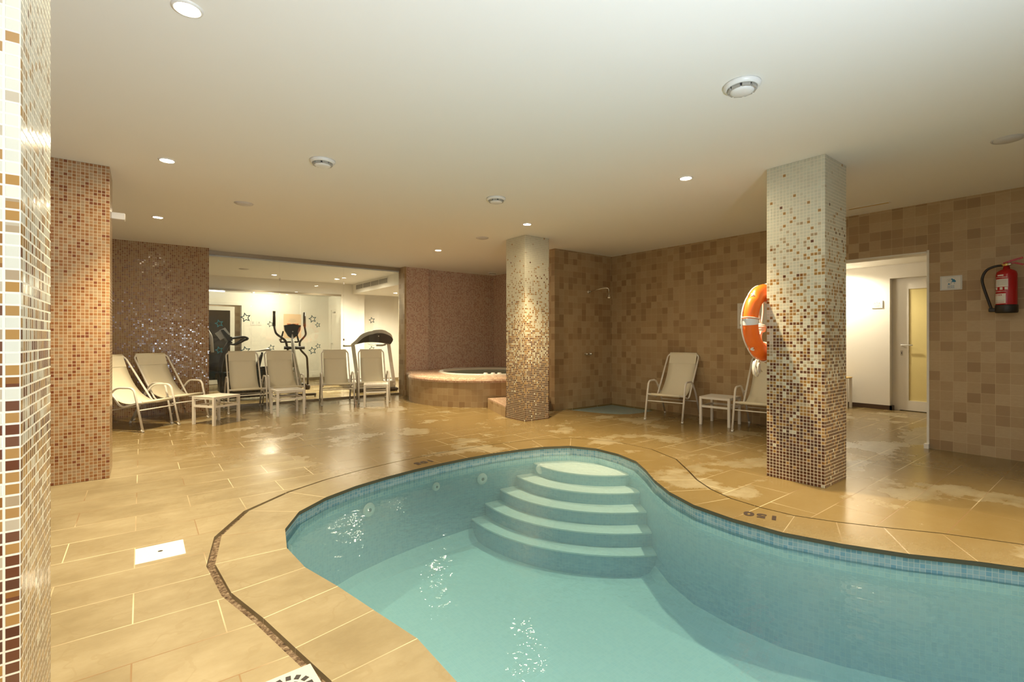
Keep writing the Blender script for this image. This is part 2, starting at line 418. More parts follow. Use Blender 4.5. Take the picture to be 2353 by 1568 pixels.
        if rot: o.rotation_euler = rot
        return o
def tag(o, label=None, cat=None, group=None, kind=None):
    if label: o['label'] = label
    if cat: o['category'] = cat
    if group: o['group'] = group
    if kind: o['kind'] = kind
    return o
def thing(name, label, cat, loc=(0, 0, 0), rz=0, group=None, rot=None):
    o = bpy.data.objects.new(name, None); COL.objects.link(o); o.location = loc
    o.rotation_euler = rot if rot else (0, 0, rz); o.empty_display_size = .1
    return tag(o, label, cat, group)
def dup(root, label, loc, rz=None, group=None):
    r = root.copy(); COL.objects.link(r); r.location = loc
    if rz is not None: r.rotation_euler = (0, 0, rz)
    r['label'] = label
    if group: r['group'] = group
    for ch in list(root.children):
        c = ch.copy(); COL.objects.link(c); c.parent = r
        for g in list(ch.children):
            d = g.copy(); COL.objects.link(d); d.parent = c
    return r
def arc_pts(pts, rad, seg=5):
    """round the corners of a polyline"""
    P = [Vector(p) for p in pts]; out = [P[0]]
    for a, b, c in zip(P, P[1:], P[2:]):
        u = (a-b); v = (c-b); r_ = min(rad, u.length*.45, v.length*.45)
        p0 = b+u.normalized()*r_; p1 = b+v.normalized()*r_
        for i in range(seg+1):
            t = i/seg; out.append(p0*(1-t)**2+b*2*t*(1-t)+p1*t*t)
    out.append(P[-1]); return out
def catmull(P, k, closed=True):
    n = len(P); out = []
    for i in range(n if closed else n-1):
        p = [Vector(P[(i+j) % n]) if closed else Vector(P[max(0, min(n-1, i+j))]) for j in (-1, 0, 1, 2)]
        for q in range(k):
            t = q/k
            out.append(.5*((2*p[1])+(p[2]-p[0])*t+(2*p[0]-5*p[1]+4*p[2]-p[3])*t*t+(3*p[1]-p[0]-3*p[2]+p[3])*t**3))
    if not closed: out.append(Vector(P[-1]))
    return out
def text_mesh(body, size, name, m, parent, loc, rot=(0, 0, 0), ext=.0006, align='CENTER', bold=0., sx=1.):
    cu = bpy.data.curves.new('t', 'FONT'); cu.body = body; cu.size = size; cu.extrude = ext; cu.align_x = align; cu.align_y = 'CENTER'; cu.offset = bold
    o = bpy.data.objects.new('t', cu); COL.objects.link(o)
    dg = bpy.context.evaluated_depsgraph_get(); dg.update()
    me = bpy.data.meshes.new_from_object(o.evaluated_get(dg)); bpy.data.objects.remove(o)
    me.materials.clear(); me.materials.append(MAT[m])
    if not me.uv_layers: me.uv_layers.new(name='UV')
    me.transform(Matrix.Scale(sx, 4, (1, 0, 0)))
    q = bpy.data.objects.new(name, me); COL.objects.link(q); q.parent = parent; q.location = loc; q.rotation_euler = rot
    return q

H = 2.65
# ------------------------------------------------------------------ pool outline
INNER = [(0.87, 1.45), (0.88, 1.62), (0.86, 1.83), (0.81, 2.05), (0.76, 2.31), (0.68, 2.63), (0.655, 2.86), (0.67, 3.10), (0.75, 3.36), (0.88, 3.55), (1.08, 3.71), (1.38, 3.86), (1.76, 3.97), (2.22, 4.05), (2.70, 4.08), (3.12, 4.055), (3.46, 3.99), (3.73, 3.86), (3.87, 3.64), (3.885, 3.36), (3.84, 3.10), (3.72, 2.86), (3.54, 2.65), (3.37, 2.43), (3.18, 2.11), (3.11, 1.83), (3.10, 1.60), (3.11, 1.41), (3.16, 1.21), (3.24, 1.03), (3.33, 0.85), (3.43, 0.69), (3.55, 0.53), (3.66, 0.35), (3.80, 0.05), (3.88, -.35), (3.75, -.80), (3.3, -1.15), (2.6, -1.25), (1.95, -.95), (1.5, -.4), (1.2, .25), (.98, .85), (.90, 1.2)]
def resample(P, step):
    pts = catmull([(*p, 0) for p in P], 6); n = len(pts); acc = [0]
    for i in range(n): acc.append(acc[-1]+(pts[(i+1) % n]-pts[i]).length)
    tot = acc[-1]; k = round(tot/step); out = []; i = 0
    for q in range(k):
        s_ = tot*q/k
        while acc[i+1] < s_: i += 1
        t = (s_-acc[i])/(acc[i+1]-acc[i]); out.append(pts[i].lerp(pts[(i+1) % n], t))
    return [(p.x, p.y) for p in out], tot/k
def offset(P, d):
    """P runs clockwise (seen from above); positive d goes outward, away from the water"""
    n = len(P); out = []
    for i in range(n):
        a, b, c = Vector(P[i-1]), Vector(P[i]), Vector(P[(i+1) % n])
        n1 = Vector((-(b-a).y, (b-a).x)).normalized(); n2 = Vector((-(c-b).y, (c-b).x)).normalized()
        m = (n1+n2).normalized(); k = 1/max(.5, m.dot(n1)); dd = d(P[i]) if callable(d) else d
        out.append(tuple(b+m*dd*k))
    return out
POOL, STEP = resample(INNER, .305)
def wid(p):
    x, y = p
    g = math.exp(-((x-3.95)**2+(y-3.35)**2)/.35)
    return .345+.10*g+(.05*math.exp(-((x-3.4)**2+(y-.7)**2)/.3))
OUT = offset(POOL, wid)
def gap(p): return wid(p)+.016+.028/(1+math.exp((p[0]-1.0)*5))
GRV = offset(POOL, gap)
WALLP = offset(POOL, .02)

# ------------------------------------------------------------------ setting: floor, ceiling, walls
SH = [(6.75, 5.85)]+[(6.75-1.02*math.cos(a)**.8 if math.cos(a) > 1e-6 else 6.75, 5.85-.98*math.sin(a)**.8) for a in [PI/2*(1-i/14) for i in range(15)]]
SH[1] = (6.75, 4.87); SH[-1] = (5.60, 5.85)
SH = [(6.75, 5.85), (6.75, 4.88), (6.55, 4.84), (6.30, 4.83), (6.05, 4.86), (5.90, 4.95), (5.78, 5.12), (5.69, 5.35), (5.62, 5.62), (5.60, 5.85)]
m = MB()
m.slab_with_holes([(-3.6, -3.6), (10.6, -3.6), (10.6, 9.5), (-3.6, 9.5)], [GRV, SH[:]], 0)
m.slab_with_holes([(-3.6, 9.5), (6.75, 9.5), (6.75, 14.4), (-3.6, 14.4)], [], 0)
for loop, zb in ((GRV, -.05), (SH, -.03)):
    u = 0
    for i in range(len(loop)):
        a, b_ = loop[i], loop[(i+1) % len(loop)]
        m.face([(*a, 0), (*b_, 0), (*b_, zb), (*a, zb)])
floor = tag(m.build('floor', 'floor', normals=False), kind='structure')
for p in floor.data.polygons:
    pass
bmf = bmesh.new(); bmf.from_mesh(floor.data)
for f in bmf.faces:
    if f.normal.z < -.5: f.normal_flip()
bmf.to_mesh(floor.data); bmf.free()
m = MB(); m.box(-3.6, -3.6, H, 10.6, 9.5, H+.12)
tag(m.build('ceiling', 'ceiling'), kind='structure')
def wall(name, mt, *boxes):
    m = MB()
    for b_ in boxes: m.box(*b_)
    return tag(m.build(name, mt), kind='structure')
wall('wall_back', 'brown', (-3.6, 9.25, 0, .87, 9.5, H))
wall('wall_left', 'plaster', (-3.72, -3.6, 0, -3.6, 14.5, H))
wall('wall_front', 'plaster', (-3.72, -3.72, 0, 10.7, -3.6, H))
wall('wall_right', 'beige', (6.75, -3.6, 0, 6.93, 1.42, H), (6.75, 2.35, 0, 6.93, 9.5, H), (6.75, 1.42, 2.125, 6.93, 2.35, H))
wall('wall_shower', 'beige', (5.36, 5.85, 0, 6.75, 5.98, H))
wall('wall_alcove', 'pink', (4.85, 9.35, 0, 6.75, 9.5, H))
wall('wall_alcove_right', 'pink', (6.615, 5.98, 0, 6.75, 9.35, H))
wall('wall_alcove_side', 'pink', (4.32, 9.25, 0, 4.85, 9.5, H))
m = MB(); m.box(4.29, 9.235, 0, 4.33, 9.52, H)
tag(m.build('trim_1', 'beige'), kind='structure')
# doorway lining of the passage on the right
m = MB(); m.box(6.745, 1.405, 0, 6.935, 1.425, 2.14); m.box(6.745, 1.42, 2.11, 6.935, 2.35, 2.128); m.box(6.745, 2.345, 0, 6.935, 2.36, 2.14)
tag(m.build('trim_2', 'plaster'), kind='structure')
m = MB(); m.box(6.70, 1.40, 0, 6.76, 1.44, .05)
tag(m.build('trim_3', 'plaster'), kind='structure')
# passage beyond the doorway
DX = 9.75
wall('wall_passage', 'plaster', (DX, 2.53, 0, DX+.3, 4.3, H), (DX, -1.0, 0, DX+.3, 1.42, H), (DX, 1.42, 2.16, DX+.3, 2.53, H))
wall('wall_passage_left', 'plaster', (6.93, 4.3, 0, DX+.3, 4.42, H))
wall('wall_passage_right', 'plaster', (6.93, -1.1, 0, DX+.3, -1.0, H))
m = MB(); m.box(6.93, -1.0, 2.38, DX, 4.3, 2.46)
tag(m.build('ceiling_passage', 'plaster'), kind='structure')
m = MB(); m.box(DX-.012, 2.50, 0, DX+.0, 4.3, .075); m.box(DX-.012, 2.5, 0, DX+.14, 2.53, .075)
tag(m.build('baseboard_passage', 'skirt'), kind='structure')
# gym room behind the glass
GY = 9.5
wall('wall_gym', 'plaster', (4.02, 12.4, 0, 4.63, 12.75, 2.6), (4.63, 12.75, 0, 6.75, 12.9, 2.6))
wall('wall_gym_right', 'plaster', (6.62, 9.5, 0, 6.75, 12.75, 2.6))
wall('wall_bulkhead', 'plaster', (-3.6, 12.4, 2.28, 4.02, 12.75, 2.6))
m = MB(); m.box(-3.6, 9.5, 2.56, 6.75, 12.9, 2.66)
tag(m.build('ceiling_gym', 'ceiling'), kind='structure')
m = MB(); m.box(4.32, 9.6, 2.31, 6.62, 12.4, 2.56)
tag(m.build('wall_soffit', 'plaster'), kind='structure')
m = MB(); m.box(4.63, 12.735, 0, 6.62, 12.75, .07); m.box(4.02, 12.385, 0, 4.63, 12.4, .07)
tag(m.build('baseboard_gym', 'skirt2'), kind='structure')
wall('wall_hall', 'plaster', (-3.6, 14.2, 0, 1.22, 14.35, 2.5), (2.05, 14.2, 0, 4.4, 14.35, 2.5), (1.22, 14.2, 2.02, 2.05, 14.35, 2.5))
wall('wall_hall_right', 'plaster', (4.25, 12.75, 0, 4.4, 14.2, 2.5))
m = MB(); m.box(-3.6, 12.75, 2.35, 4.4, 14.35, 2.45)
tag(m.build('ceiling_hall', 'ceiling'), kind='structure')
m = MB(); m.box(2.06, 14.19, 0, 4.25, 14.2, .07); m.box(4.24, 12.75, 0, 4.25, 14.2, .07)
tag(m.build('baseboard_hall', 'skirt2'), kind='structure')
wall('wall_washroom', 'beige', (.4, 15.6, 0, 3.0, 15.7, 2.5), (.4, 14.35, 0, .5, 15.6, 2.5), (2.7, 14.35, 0, 2.8, 15.6, 2.5))
m = MB(); m.box(.4, 14.35, -.05, 2.8, 15.7, 0); tag(m.build('floor_washroom', 'floor'), kind='structure')
m = MB(); m.box(.4, 14.35, 2.3, 2.8, 15.7, 2.4); tag(m.build('ceiling_washroom', 'ceiling'), kind='structure')

# ------------------------------------------------------------------ pool
pool = thing('swimming_pool', 'kidney-shaped swimming pool of turquoise water with sandstone rim', 'swimming pool', (0, 0, 0))
m = MB(); n = len(POOL); u = 0
zt, zb = .001, -.024
for i in range(n):
    j = (i+1) % n; a, b_, c, d = POOL[i], POOL[j], OUT[j], OUT[i]
    m.face([(*a, zt), (*b_, zt), (*c, zt), (*d, zt)], [(u, 0), (u+.305, 0), (u+.305, .35), (u, .35)])
    m.face([(*d, -.05), (*c, -.05), (*c, zt), (*d, zt)], [(u, .3), (u+.305, .3), (u+.305, .35), (u, .35)])
    wa, wb = WALLP[i], WALLP[j]
    u += .305
cop = m.build('coping', 'coping', pool)
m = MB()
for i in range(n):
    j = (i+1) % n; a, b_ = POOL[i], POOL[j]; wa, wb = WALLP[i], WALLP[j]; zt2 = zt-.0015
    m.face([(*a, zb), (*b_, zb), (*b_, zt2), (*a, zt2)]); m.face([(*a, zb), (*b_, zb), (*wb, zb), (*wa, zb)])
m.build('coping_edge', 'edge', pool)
m = MB(); u = 0
for i in range(n):
    j = (i+1) % n; m.face([(*OUT[i], -.022), (*OUT[j], -.022), (*GRV[j], -.022), (*GRV[i], -.022)])
m.build('expansion_joint', 'groove', pool)
ZW = -.098
m = MB(); u = 0
for i in range(n):
    j = (i+1) % n; ln = math.dist(WALLP[i], WALLP[j])
    m.face([(*WALLP[i], -.16), (*WALLP[j], -.16), (*WALLP[j], -.024), (*WALLP[i], -.024)], [(u, -.16), (u+ln, -.16), (u+ln, -.024), (u, -.024)]); u += ln
m.build('waterline_tiles', 'bluetile', pool)
FZ = -.80
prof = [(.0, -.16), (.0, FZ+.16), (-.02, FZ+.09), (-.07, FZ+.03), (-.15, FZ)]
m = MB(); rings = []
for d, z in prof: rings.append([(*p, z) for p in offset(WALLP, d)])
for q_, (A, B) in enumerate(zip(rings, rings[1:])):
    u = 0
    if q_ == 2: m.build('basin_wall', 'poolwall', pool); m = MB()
    for i in range(n):
        j = (i+1) % n; ln = math.dist(A[i][:2], A[j][:2])
        f = m.face([A[i], A[j], B[j], B[i]], [(u, A[i][2]), (u+ln, A[i][2]), (u+ln, B[i][2]), (u, B[i][2])]); f.smooth = True; u += ln
m.slab_with_holes([p[:2] for p in rings[-1]], [], FZ)
m.build('basin_floor', 'basin', pool, normals=True)
m = MB(); m.prism(offset(WALLP, .003), FZ-.01, ZW); m.build('water', 'water', pool)
# entry steps: discs around the far corner of the pool, trimmed by the pool wall
def clip(subj, c, r, k=72):
    poly = [Vector((*p,)) for p in subj]
    for i in range(k):
        a = Vector((c[0]+r*math.cos(2*PI*i/k), c[1]+r*math.sin(2*PI*i/k))); b_ = Vector((c[0]+r*math.cos(2*PI*(i+1)/k), c[1]+r*math.sin(2*PI*(i+1)/k)))
        e = b_-a; out = []
        side = lambda p: e.x*(p.y-a.y)-e.y*(p.x-a.x)
        for p, q in zip(poly, poly[1:]+poly[:1]):
            sp, sq = side(p), side(q)
            if sp >= 0: out.append(p)
            if (sp >= 0) != (sq >= 0): out.append(p+(q-p)*(sp/(sp-sq)))
        poly = out
        if not poly: break
    res = []
    for p in poly:
        if not res or (p-res[-1]).length > 1e-4: res.append(p)
    return [tuple(p) for p in res]
SC = (4.12, 3.82)
zs = [-.165, -.275, -.385, -.50, -.62]; rs_ = [.77, .98, 1.18, 1.36, 1.52]
INW = offset(WALLP, -.004)
for i, (z, r_) in enumerate(zip(zs, rs_)):
    poly = clip(INW, SC, r_); m = MB()
    m.prism(poly, z-.012, z, bottom=False)
    sp_ = m.build('step', 'stepm', pool)
    m = MB(); m.prism(clip(INW, SC, r_-.004), zs[i+1] if i < 4 else FZ, z-.012, top=False, bottom=False); m.build('riser', 'poolwall', sp_)  # riser shadow painted in with the darker wall mosaic
for jx, jy, jz, tg in ((1.494, 3.897, -.21, 15), (2.203, 4.052, -.19, 3), (2.743, 4.078, -.22, -5), (.765, 3.397, -.18, 66)):
    m = MB(); big = 1.0 if jx in (1.494, 2.743) else .7
    m.lathe([(0, .012), (.014*big, .012), (.018*big, .018), (.05*big, .014), (.058*big, 0)], 24)
    a = R(tg-90); q = m.build('water_inlet', 'white_plastic', pool, (jx-.012*math.cos(a)*0, jy, jz-.02), (PI/2, 0, R(tg)))
    m = MB(); m.lathe([(0, .016), (.016*big, .015)], 16); m.build('nozzle', 'dark', q)
m = MB(); m.lathe([(0, .02), (.03, .02), (.05, .012), (.055, 0)], 24)
m.build('water_inlet', 'white_plastic', pool, (3.37, 3.89, -.20), (R(70), 0, R(-40)))

# depth marks painted on the coping
def mark(txt, p0, p1, size, label):
    d = Vector((p1[0]-p0[0], p1[1]-p0[1])); a = math.atan2(d.y, d.x)
    t = thing('depth_mark', label, 'painted number', ((p0[0]+p1[0])/2, (p0[1]+p1[1])/2, .0022), a, 'stencilled depth numbers on the pool rim')
    adv = d.length/(len(txt)-1)*.80
    for k, chh in enumerate(txt):
        text_mesh(chh, size, 'digit', 'stencil', t, ((k-(len(txt)-1)/2)*adv, 0, 0), ext=.0004, bold=.0055, sx=1.1)
mark('150', (3.335, 1.47), (3.265, 1.645), .11, 'black stencilled number 150 on the sandstone rim in front of the cream mosaic column')
mark('105', (2.235, 4.20), (2.055, 4.18), .11, 'black stencilled number 105 on the sandstone rim at the far side of the pool')

# ------------------------------------------------------------------ columns
CW = MP*17
def column(x, y, mt, name, label):
    m = MB(); m.box(0, 0, 0, CW, CW, H, bev=.004)
    o = m.build(name, mt, None, (x, y, 0)); return tag(o, label, 'column')
column(4.29, 1.53, 'fade', 'mosaic_column', 'square column of cream to dark brown mosaic with the orange lifebuoy behind it')
column(4.31, 5.32, 'fade', 'mosaic_column', 'square cream to brown mosaic column beside the hot tub, lit by a ceiling spotlight')
column(-.215-CW, 1.53, 'fade', 'mosaic_column', 'closest column at the left edge of the photo, white grout around large-looking mosaic tiles')
column(-.215-CW, 5.34, 'terra', 'mosaic_column', 'terracotta orange mosaic column standing in front of the two left deck chairs')
m = MB(); m.box(-.05, -.09, -.03, .05, .0, .03, bev=.006)
tag(m.build('ceiling_sensor', 'white_plastic', None, (-.17, 5.74, 2.30)), 'small beige box sensor high on the side of the terracotta mosaic column', 'sensor')

# ------------------------------------------------------------------ hot tub
tub = thing('hot_tub', 'round hot tub with a white shell set in a curved beige tiled surround', 'hot tub', (0, 0, 0))
path = [(4.32, 9.235)]+[(5.35+1.40*math.cos(R(a)), 8.0+1.40*math.sin(R(a))) for a in range(140, 271, 5)]+[(6.60, 6.60)]
m = MB(); u = 0
prf = [(0, 0), (0, .425)]
for a, b_ in zip(path, path[1:]):
    ln = math.dist(a, b_)
    f = m.face([(*a, 0), (*b_, 0), (*b_, .43), (*a, .43)], [(u, .01), (u+ln, .01), (u+ln, .43), (u, .43)]); u += ln
m.build('tiled_surround', 'beige', tub)
def inset(pth, d):
    out = []
    for i, p in enumerate(pth):
        a = Vector(pth[max(0, i-1)]); c = Vector(pth[min(len(pth)-1, i+1)]); t = (c-a).normalized()
        out.append((p[0]-t.y*d, p[1]+t.x*d) if i not in (0,) else (p[0]+d*.7, p[1]))
    return out
m = MB(); prev = None
rows = [(-.012, .425), (-.014, .455), (0.0, .485), (.03, .503), (.07, .508)]
R3 = [[(*p, z) for p in inset(path, d)] for d, z in rows]
v = 0
for A, B in zip(R3, R3[1:]):
    u = 0
    for i in range(len(path)-1):
        ln = math.dist(A[i], A[i+1]); w_ = math.dist(A[i], B[i])
        f = m.face([A[i], A[i+1], B[i+1], B[i]], [(u, v), (u+ln, v), (u+ln, v+w_), (u, v+w_)]); f.smooth = True; u += ln
    v += .03
TC = (5.58, 8.06); TR = 1.0
hole = [(TC[0]+TR*math.cos(2*PI*k/64), TC[1]+TR*math.sin(2*PI*k/64)) for k in range(64)]
outer = [p[:2] for p in R3[-1]]+[(6.60, 9.34), (4.86, 9.34), (4.86, 9.245)]
m.slab_with_holes(outer, [hole], .508)
m.build('mosaic_rim', 'rimm', tub)
m = MB(); m.lathe([(1.015, .506), (1.015, .522), (.99, .53), (.93, .522), (.87, .495), (.85, .44), (.80, .15), (.72, .06), (0, .05)], 64)
m.build('tub_shell', 'tubshell', tub, (TC[0], TC[1], 0))
m = MB()
for k in range(90):
    a = R(20+k*1.6); M_ = Matrix.Translation((TC[0]+.955*math.cos(a), TC[1]+.955*math.sin(a), .528)) @ Matrix.Rotation(a, 4, 'Z')
    m.box(-.03, -.005, 0, .03, .005, .006, M_)
m.build('overflow_grating', 'white_plastic', tub)
m = MB(); m.lathe([(0, .488), (.868, .488)], 64); m.build('water', 'tubwater', tub, (TC[0], TC[1], 0), up=True)
for a in (232, 240, 247):
    m = MB(); m.lathe([(0, .03), (.03, .03), (.042, .015), (.045, 0)], 20)
    m.build('air_knob', 'white_plastic', tub, (TC[0]+.965*math.cos(R(a)), TC[1]+.965*math.sin(R(a)), .52))
m = MB()
poly = [(4.62, 6.70), (4.31, 5.80), (4.40, 5.785), (5.34, 5.96), (5.34, 6.58), (5.1, 6.60), (4.85, 6.655)]
m.prism(poly, 0, .15)
st = thing('hot_tub_step', 'low tiled step with mosaic top between the hot tub and the lit mosaic column', 'step', (0, 0, 0))
m.build('step_front', 'beige', st)
m = MB(); m.prism(poly, .15, .172)
m.build('step_top', 'rimm', st)
# ------------------------------------------------------------------ shower corner
m = MB()
m.prism(SH[::-1], -.031, -.028)
tag(m.build('shower_tray', 'shower'), 'pale blue mosaic shower tray set into the floor of the tiled corner', 'shower tray')
t = thing('shower_fixture', 'small chrome shower head on a bent arm on the beige tiled corner wall', 'shower', (6.16, 5.85, 1.985))
m = MB(); m.lathe([(0, .012), (.026, .010), (.03, 0)], 20); m.build('wall_plate', 'chrome', t, rot=(PI/2, 0, 0))
m = MB(); m.tube(arc_pts([(0, 0, 0), (.10, -.20, .05), (.16, -.31, .055), (.16, -.315, -.04)], .05), .0095, 10); m.build('arm', 'chrome', t)
m = MB(); m.lathe([(0, 0), (.015, 0), (.016, -.03), (.045, -.07), (.05, -.09), (0, -.093)], 24); m.build('spray_head', 'chrome', t, (.16, -.315, -.035))
t = thing('shower_valve', 'pair of small chrome shower taps on the corner wall below the shower head', 'tap', (6.13, 5.85, .91))
for k in (-.05, .05):
    m = MB(); m.lathe([(0, .055), (.016, .055), (.020, .02), (.030, .008), (.032, 0)], 20); m.build('tap_knob', 'chrome', t, (k, 0, 0), (PI/2, 0, 0))
m = MB(); m.tube([(-.05, -.02, 0), (.05, -.02, 0)], .008); m.build('valve_bar', 'chrome', t)

# ------------------------------------------------------------------ glass front of the gym
gp = thing('glass_partition', 'floor to ceiling glass wall of three panes between the pool deck and the gym', 'glass wall', (0, 0, 0))
xs = [.88, 1.985, 3.135, 4.285]
for a, b_ in zip(xs, xs[1:]):
    m = MB(); m.box(a+.003, GY-.005, .03, b_-.003, GY+.005, 2.585); m.build('glass_pane', 'glass', gp)
m = MB(); m.box(.87, GY-.03, 2.585, 4.29, GY+.03, 2.65); m.box(.87, GY-.04, 2.60, 4.29, GY-.03, 2.635); m.build('top_rail', 'alu', gp)
m = MB(); m.box(.87, GY-.02, 0, 4.29, GY+.02, .035); m.build('bottom_rail', 'alu', gp)
for x in xs[1:3]:
    m = MB()
    for z in (1.15, 2.25): m.box(x-.012, GY-.012, z-.02, x+.012, GY+.012, z+.02, bev=.003)
    m.build('glass_clamp', 'chrome', gp)
gp2 = thing('glass_partition', 'second glass wall at the far side of the gym with a slim top rail', 'glass wall', (0, 0, 0))
for a, b_ in ((-1.0, .4), (.4, 1.99), (1.99, 3.05), (3.05, 4.02)):
    m = MB(); m.box(a+.003, 12.395, .02, b_-.003, 12.405, 2.25); m.build('glass_pane', 'glass', gp2)
m = MB(); m.box(-1, 12.37, 2.235, 4.02, 12.43, 2.28); m.build('top_rail', 'alu', gp2)
m = MB(); m.box(-1, 12.385, 0, 4.02, 12.415, .022); m.build('bottom_rail', 'alu', gp2)

def star(x, z, r_, rot, mt, label):
    m = MB(); P = []; Q = []
    for k in range(10):
        a = R(rot)+PI/2+2*PI*k/10; rr = r_ if k % 2 == 0 else r_*.48
        P.append((rr*math.cos(a), rr*math.sin(a))); rr2 = rr-(.34*r_ if k % 2 == 0 else .16*r_); Q.append((rr2*math.cos(a), rr2*math.sin(a)))
    for k in range(10):
        j = (k+1) % 10
        for y in (-.0008, .0008): m.face([(P[k][0], y, P[k][1]), (P[j][0], y, P[j][1]), (Q[j][0], y, Q[j][1]), (Q[k][0], y, Q[k][1])])
        for A in (P, Q): m.face([(A[k][0], -.0008, A[k][1]), (A[j][0], -.0008, A[j][1]), (A[j][0], .0008, A[j][1]), (A[k][0], .0008, A[k][1])])
    tag(m.build('star_sticker', mt, None, (x, GY-.0068, z)), label, 'sticker', 'outlined star stickers on the glass wall')
star(1.435, 1.54, .090, 12, 'star_dark', 'large dark star sticker on the left glass pane, right of the dark doorway')
star(1.04, 1.43, .070, 15, 'star_blue', 'upper light blue star sticker seen against the dark doorway')
star(1.04, .98, .065, 15, 'star_blue', 'lower light blue star sticker seen against the dark doorway')
star(1.435, .96, .088, 12, 'star_dark', 'dark star sticker peeking above the backrest of the chair on the left glass pane')
star(1.83, 1.43, .060, 15, 'star_dark', 'small star sticker half behind the left arm of the cross trainer')
star(1.845, 1.01, .062, 15, 'star_dark', 'small star sticker just right of the exercise bike saddle')
star(2.55, 1.54, .078, 12, 'star_dark', 'large dark star sticker, upper one right of the cross trainer')
star(2.645, 1.43, .055, 15, 'star_dark', 'small star sticker, upper one right of the cross trainer')
star(2.55, .945, .078, 12, 'star_dark', 'large dark star sticker, lower one right of the cross trainer')
star(2.65, 1.03, .055, 15, 'star_dark', 'small star sticker, lower one right of the cross trainer')
star(3.70, 1.54, .070, 12, 'star_dark', 'dark star sticker above the treadmill console')
star(3.70, .96, .066, 12, 'star_dark', 'dark star sticker under the treadmill console, its tip above a chair back')

# ------------------------------------------------------------------ deck chairs
def make_chair():
    t = thing('deck_chair', 'x', 'chair', (0, 0, 0), 0, 'white framed high-backed deck chairs around the pool')
    for sx in (-1, 1):
        x = .270*sx
        m = MB(); m.tube(arc_pts([(x, 0, .012), (x, .135, .555), (x, .40, .555), (x, .56, .39), (x, .78, .012)], .075, 6), .0135, 12)
        sf = m.build('side_frame', 'white_metal', t)
        for a_, b_ in (((x, -.004, 0), (x, .012, .035)), ((x, .786, 0), (x, .768, .035))):
            m = MB(); m.tube([a_, b_], .0158, 12); m.build('foot_cap', 'white_plastic', sf)
    W = .238
    m = MB()
    pts = [(-W-.02, .088, .365), (-W, .33, .305), (-W, .395, .335), (-W, .815, .90), (-W+.045, .84, .945), (W-.045, .84, .945), (W, .815, .90), (W, .395, .335), (W, .33, .305), (W+.02, .088, .365)]
    m.tube(arc_pts(pts, .04, 4), .012, 12); m.build('back_frame', 'white_metal', t)
    m = MB(); m.tube([(-.268, .092, .365), (.268, .092, .365)], .0145, 12); m.build('front_bar', 'white_metal', t)
    for y_, z_ in ((.068, .272), (.63, .245)):
        m = MB(); m.tube([(-.268, y_, z_), (.268, y_, z_)], .008, 10); m.build('stretcher', 'white_metal', t)
    for sx in (-1, 1):
        m = MB(); m.tube([(.236*sx, .52, .50), (.27*sx, .50, .45)], .008, 8); m.build('hinge_bracket', 'white_metal', t)
    # sling: hangs from the top bar down to the front bar
    m = MB(); K = 26; hw = .205; P0, P1, P2 = Vector((.838, .958)), Vector((.585, .19)), Vector((.088, .380))
    cur = [P0*(1-s_)**2+P1*2*s_*(1-s_)+P2*s_*s_ for s_ in [k/K for k in range(K+1)]]
    nrm = []
    for k in range(K+1):
        d = cur[min(K, k+1)]-cur[max(0, k-1)]; d.normalize(); nrm.append(Vector((-d.y, d.x)))
    acc = 0
    xs_ = [-hw, -hw*.5, 0, hw*.5, hw]
    for side in (1, -1):
        g = []
        for k in range(K+1):
            row = []
            for x in xs_:
                sag = .012*(1-(x/hw)**2)*math.sin(PI*k/K)
                q = cur[k]-nrm[k]*(-.0016*side)+nrm[k]*sag*1.0
                row.append(m.b.verts.new((x, q.x, q.y)))
            g.append(row)
        for k in range(K):
            for i in range(4):
                f = m.b.faces.new((g[k][i], g[k][i+1], g[k+1][i+1], g[k+1][i])); f.smooth = True
        if side == 1: top = g
        else:
            for k in range(K):
                for i in (0, 4): m.b.faces.new((top[k][i], top[k+1][i], g[k+1][i], g[k][i]))
    sl = m.build('sling', 'sling', t)
    m = MB(); m.tube([(-hw-.002, .086, .366), (hw+.002, .086, .366)], .0185, 12); m.build('sling_hem', 'sling', sl)
    m = MB(); m.tube([(-hw-.002, .842, .945), (hw+.002, .842, .945)], .0165, 12)
    d = (cur[3]-cur[0]).normalized()
    m.face([(-hw, cur[0].x-.004, cur[0].y), (hw, cur[0].x-.004, cur[0].y), (hw, cur[3].x-.004, cur[3].y), (-hw, cur[3].x-.004, cur[3].y)])
    m.build('sling_hem', 'sling', sl)
    return t
CH = make_chair()
def place_chair(cx, cy, yaw, label, first=False):
    if first:
        CH.location = (cx, cy, 0); CH.rotation_euler = (0, 0, yaw); CH['label'] = label; return CH
    return dup(CH, label, (cx, cy, 0), yaw)
# yaw 0: the chair faces -Y
place_chair(.21, 7.82, R(43), 'leftmost deck chair, partly hidden behind the terracotta mosaic column', True)
place_chair(.56, 8.30, R(33), 'deck chair in front of the brown mosaic wall, second from the left')
place_chair(1.34, 8.60, R(-2), 'deck chair in front of the left glass pane, before the exercise bike upright')
place_chair(1.925, 8.60, R(-2), 'deck chair with a white side table before it, in front of the cross trainer')
place_chair(2.75, 8.61, R(-13), 'deck chair in front of the glass just left of the treadmill')
place_chair(3.36, 8.50, R(-17), 'deck chair in front of the treadmill with a white side table before it')
place_chair(5.87, 4.14, R(-90+14), 'deck chair by the beige tiled wall next to the shower corner')
place_chair(5.99, 2.90, R(-90+12), 'deck chair by the beige tiled wall, half hidden by the nearest cream column')

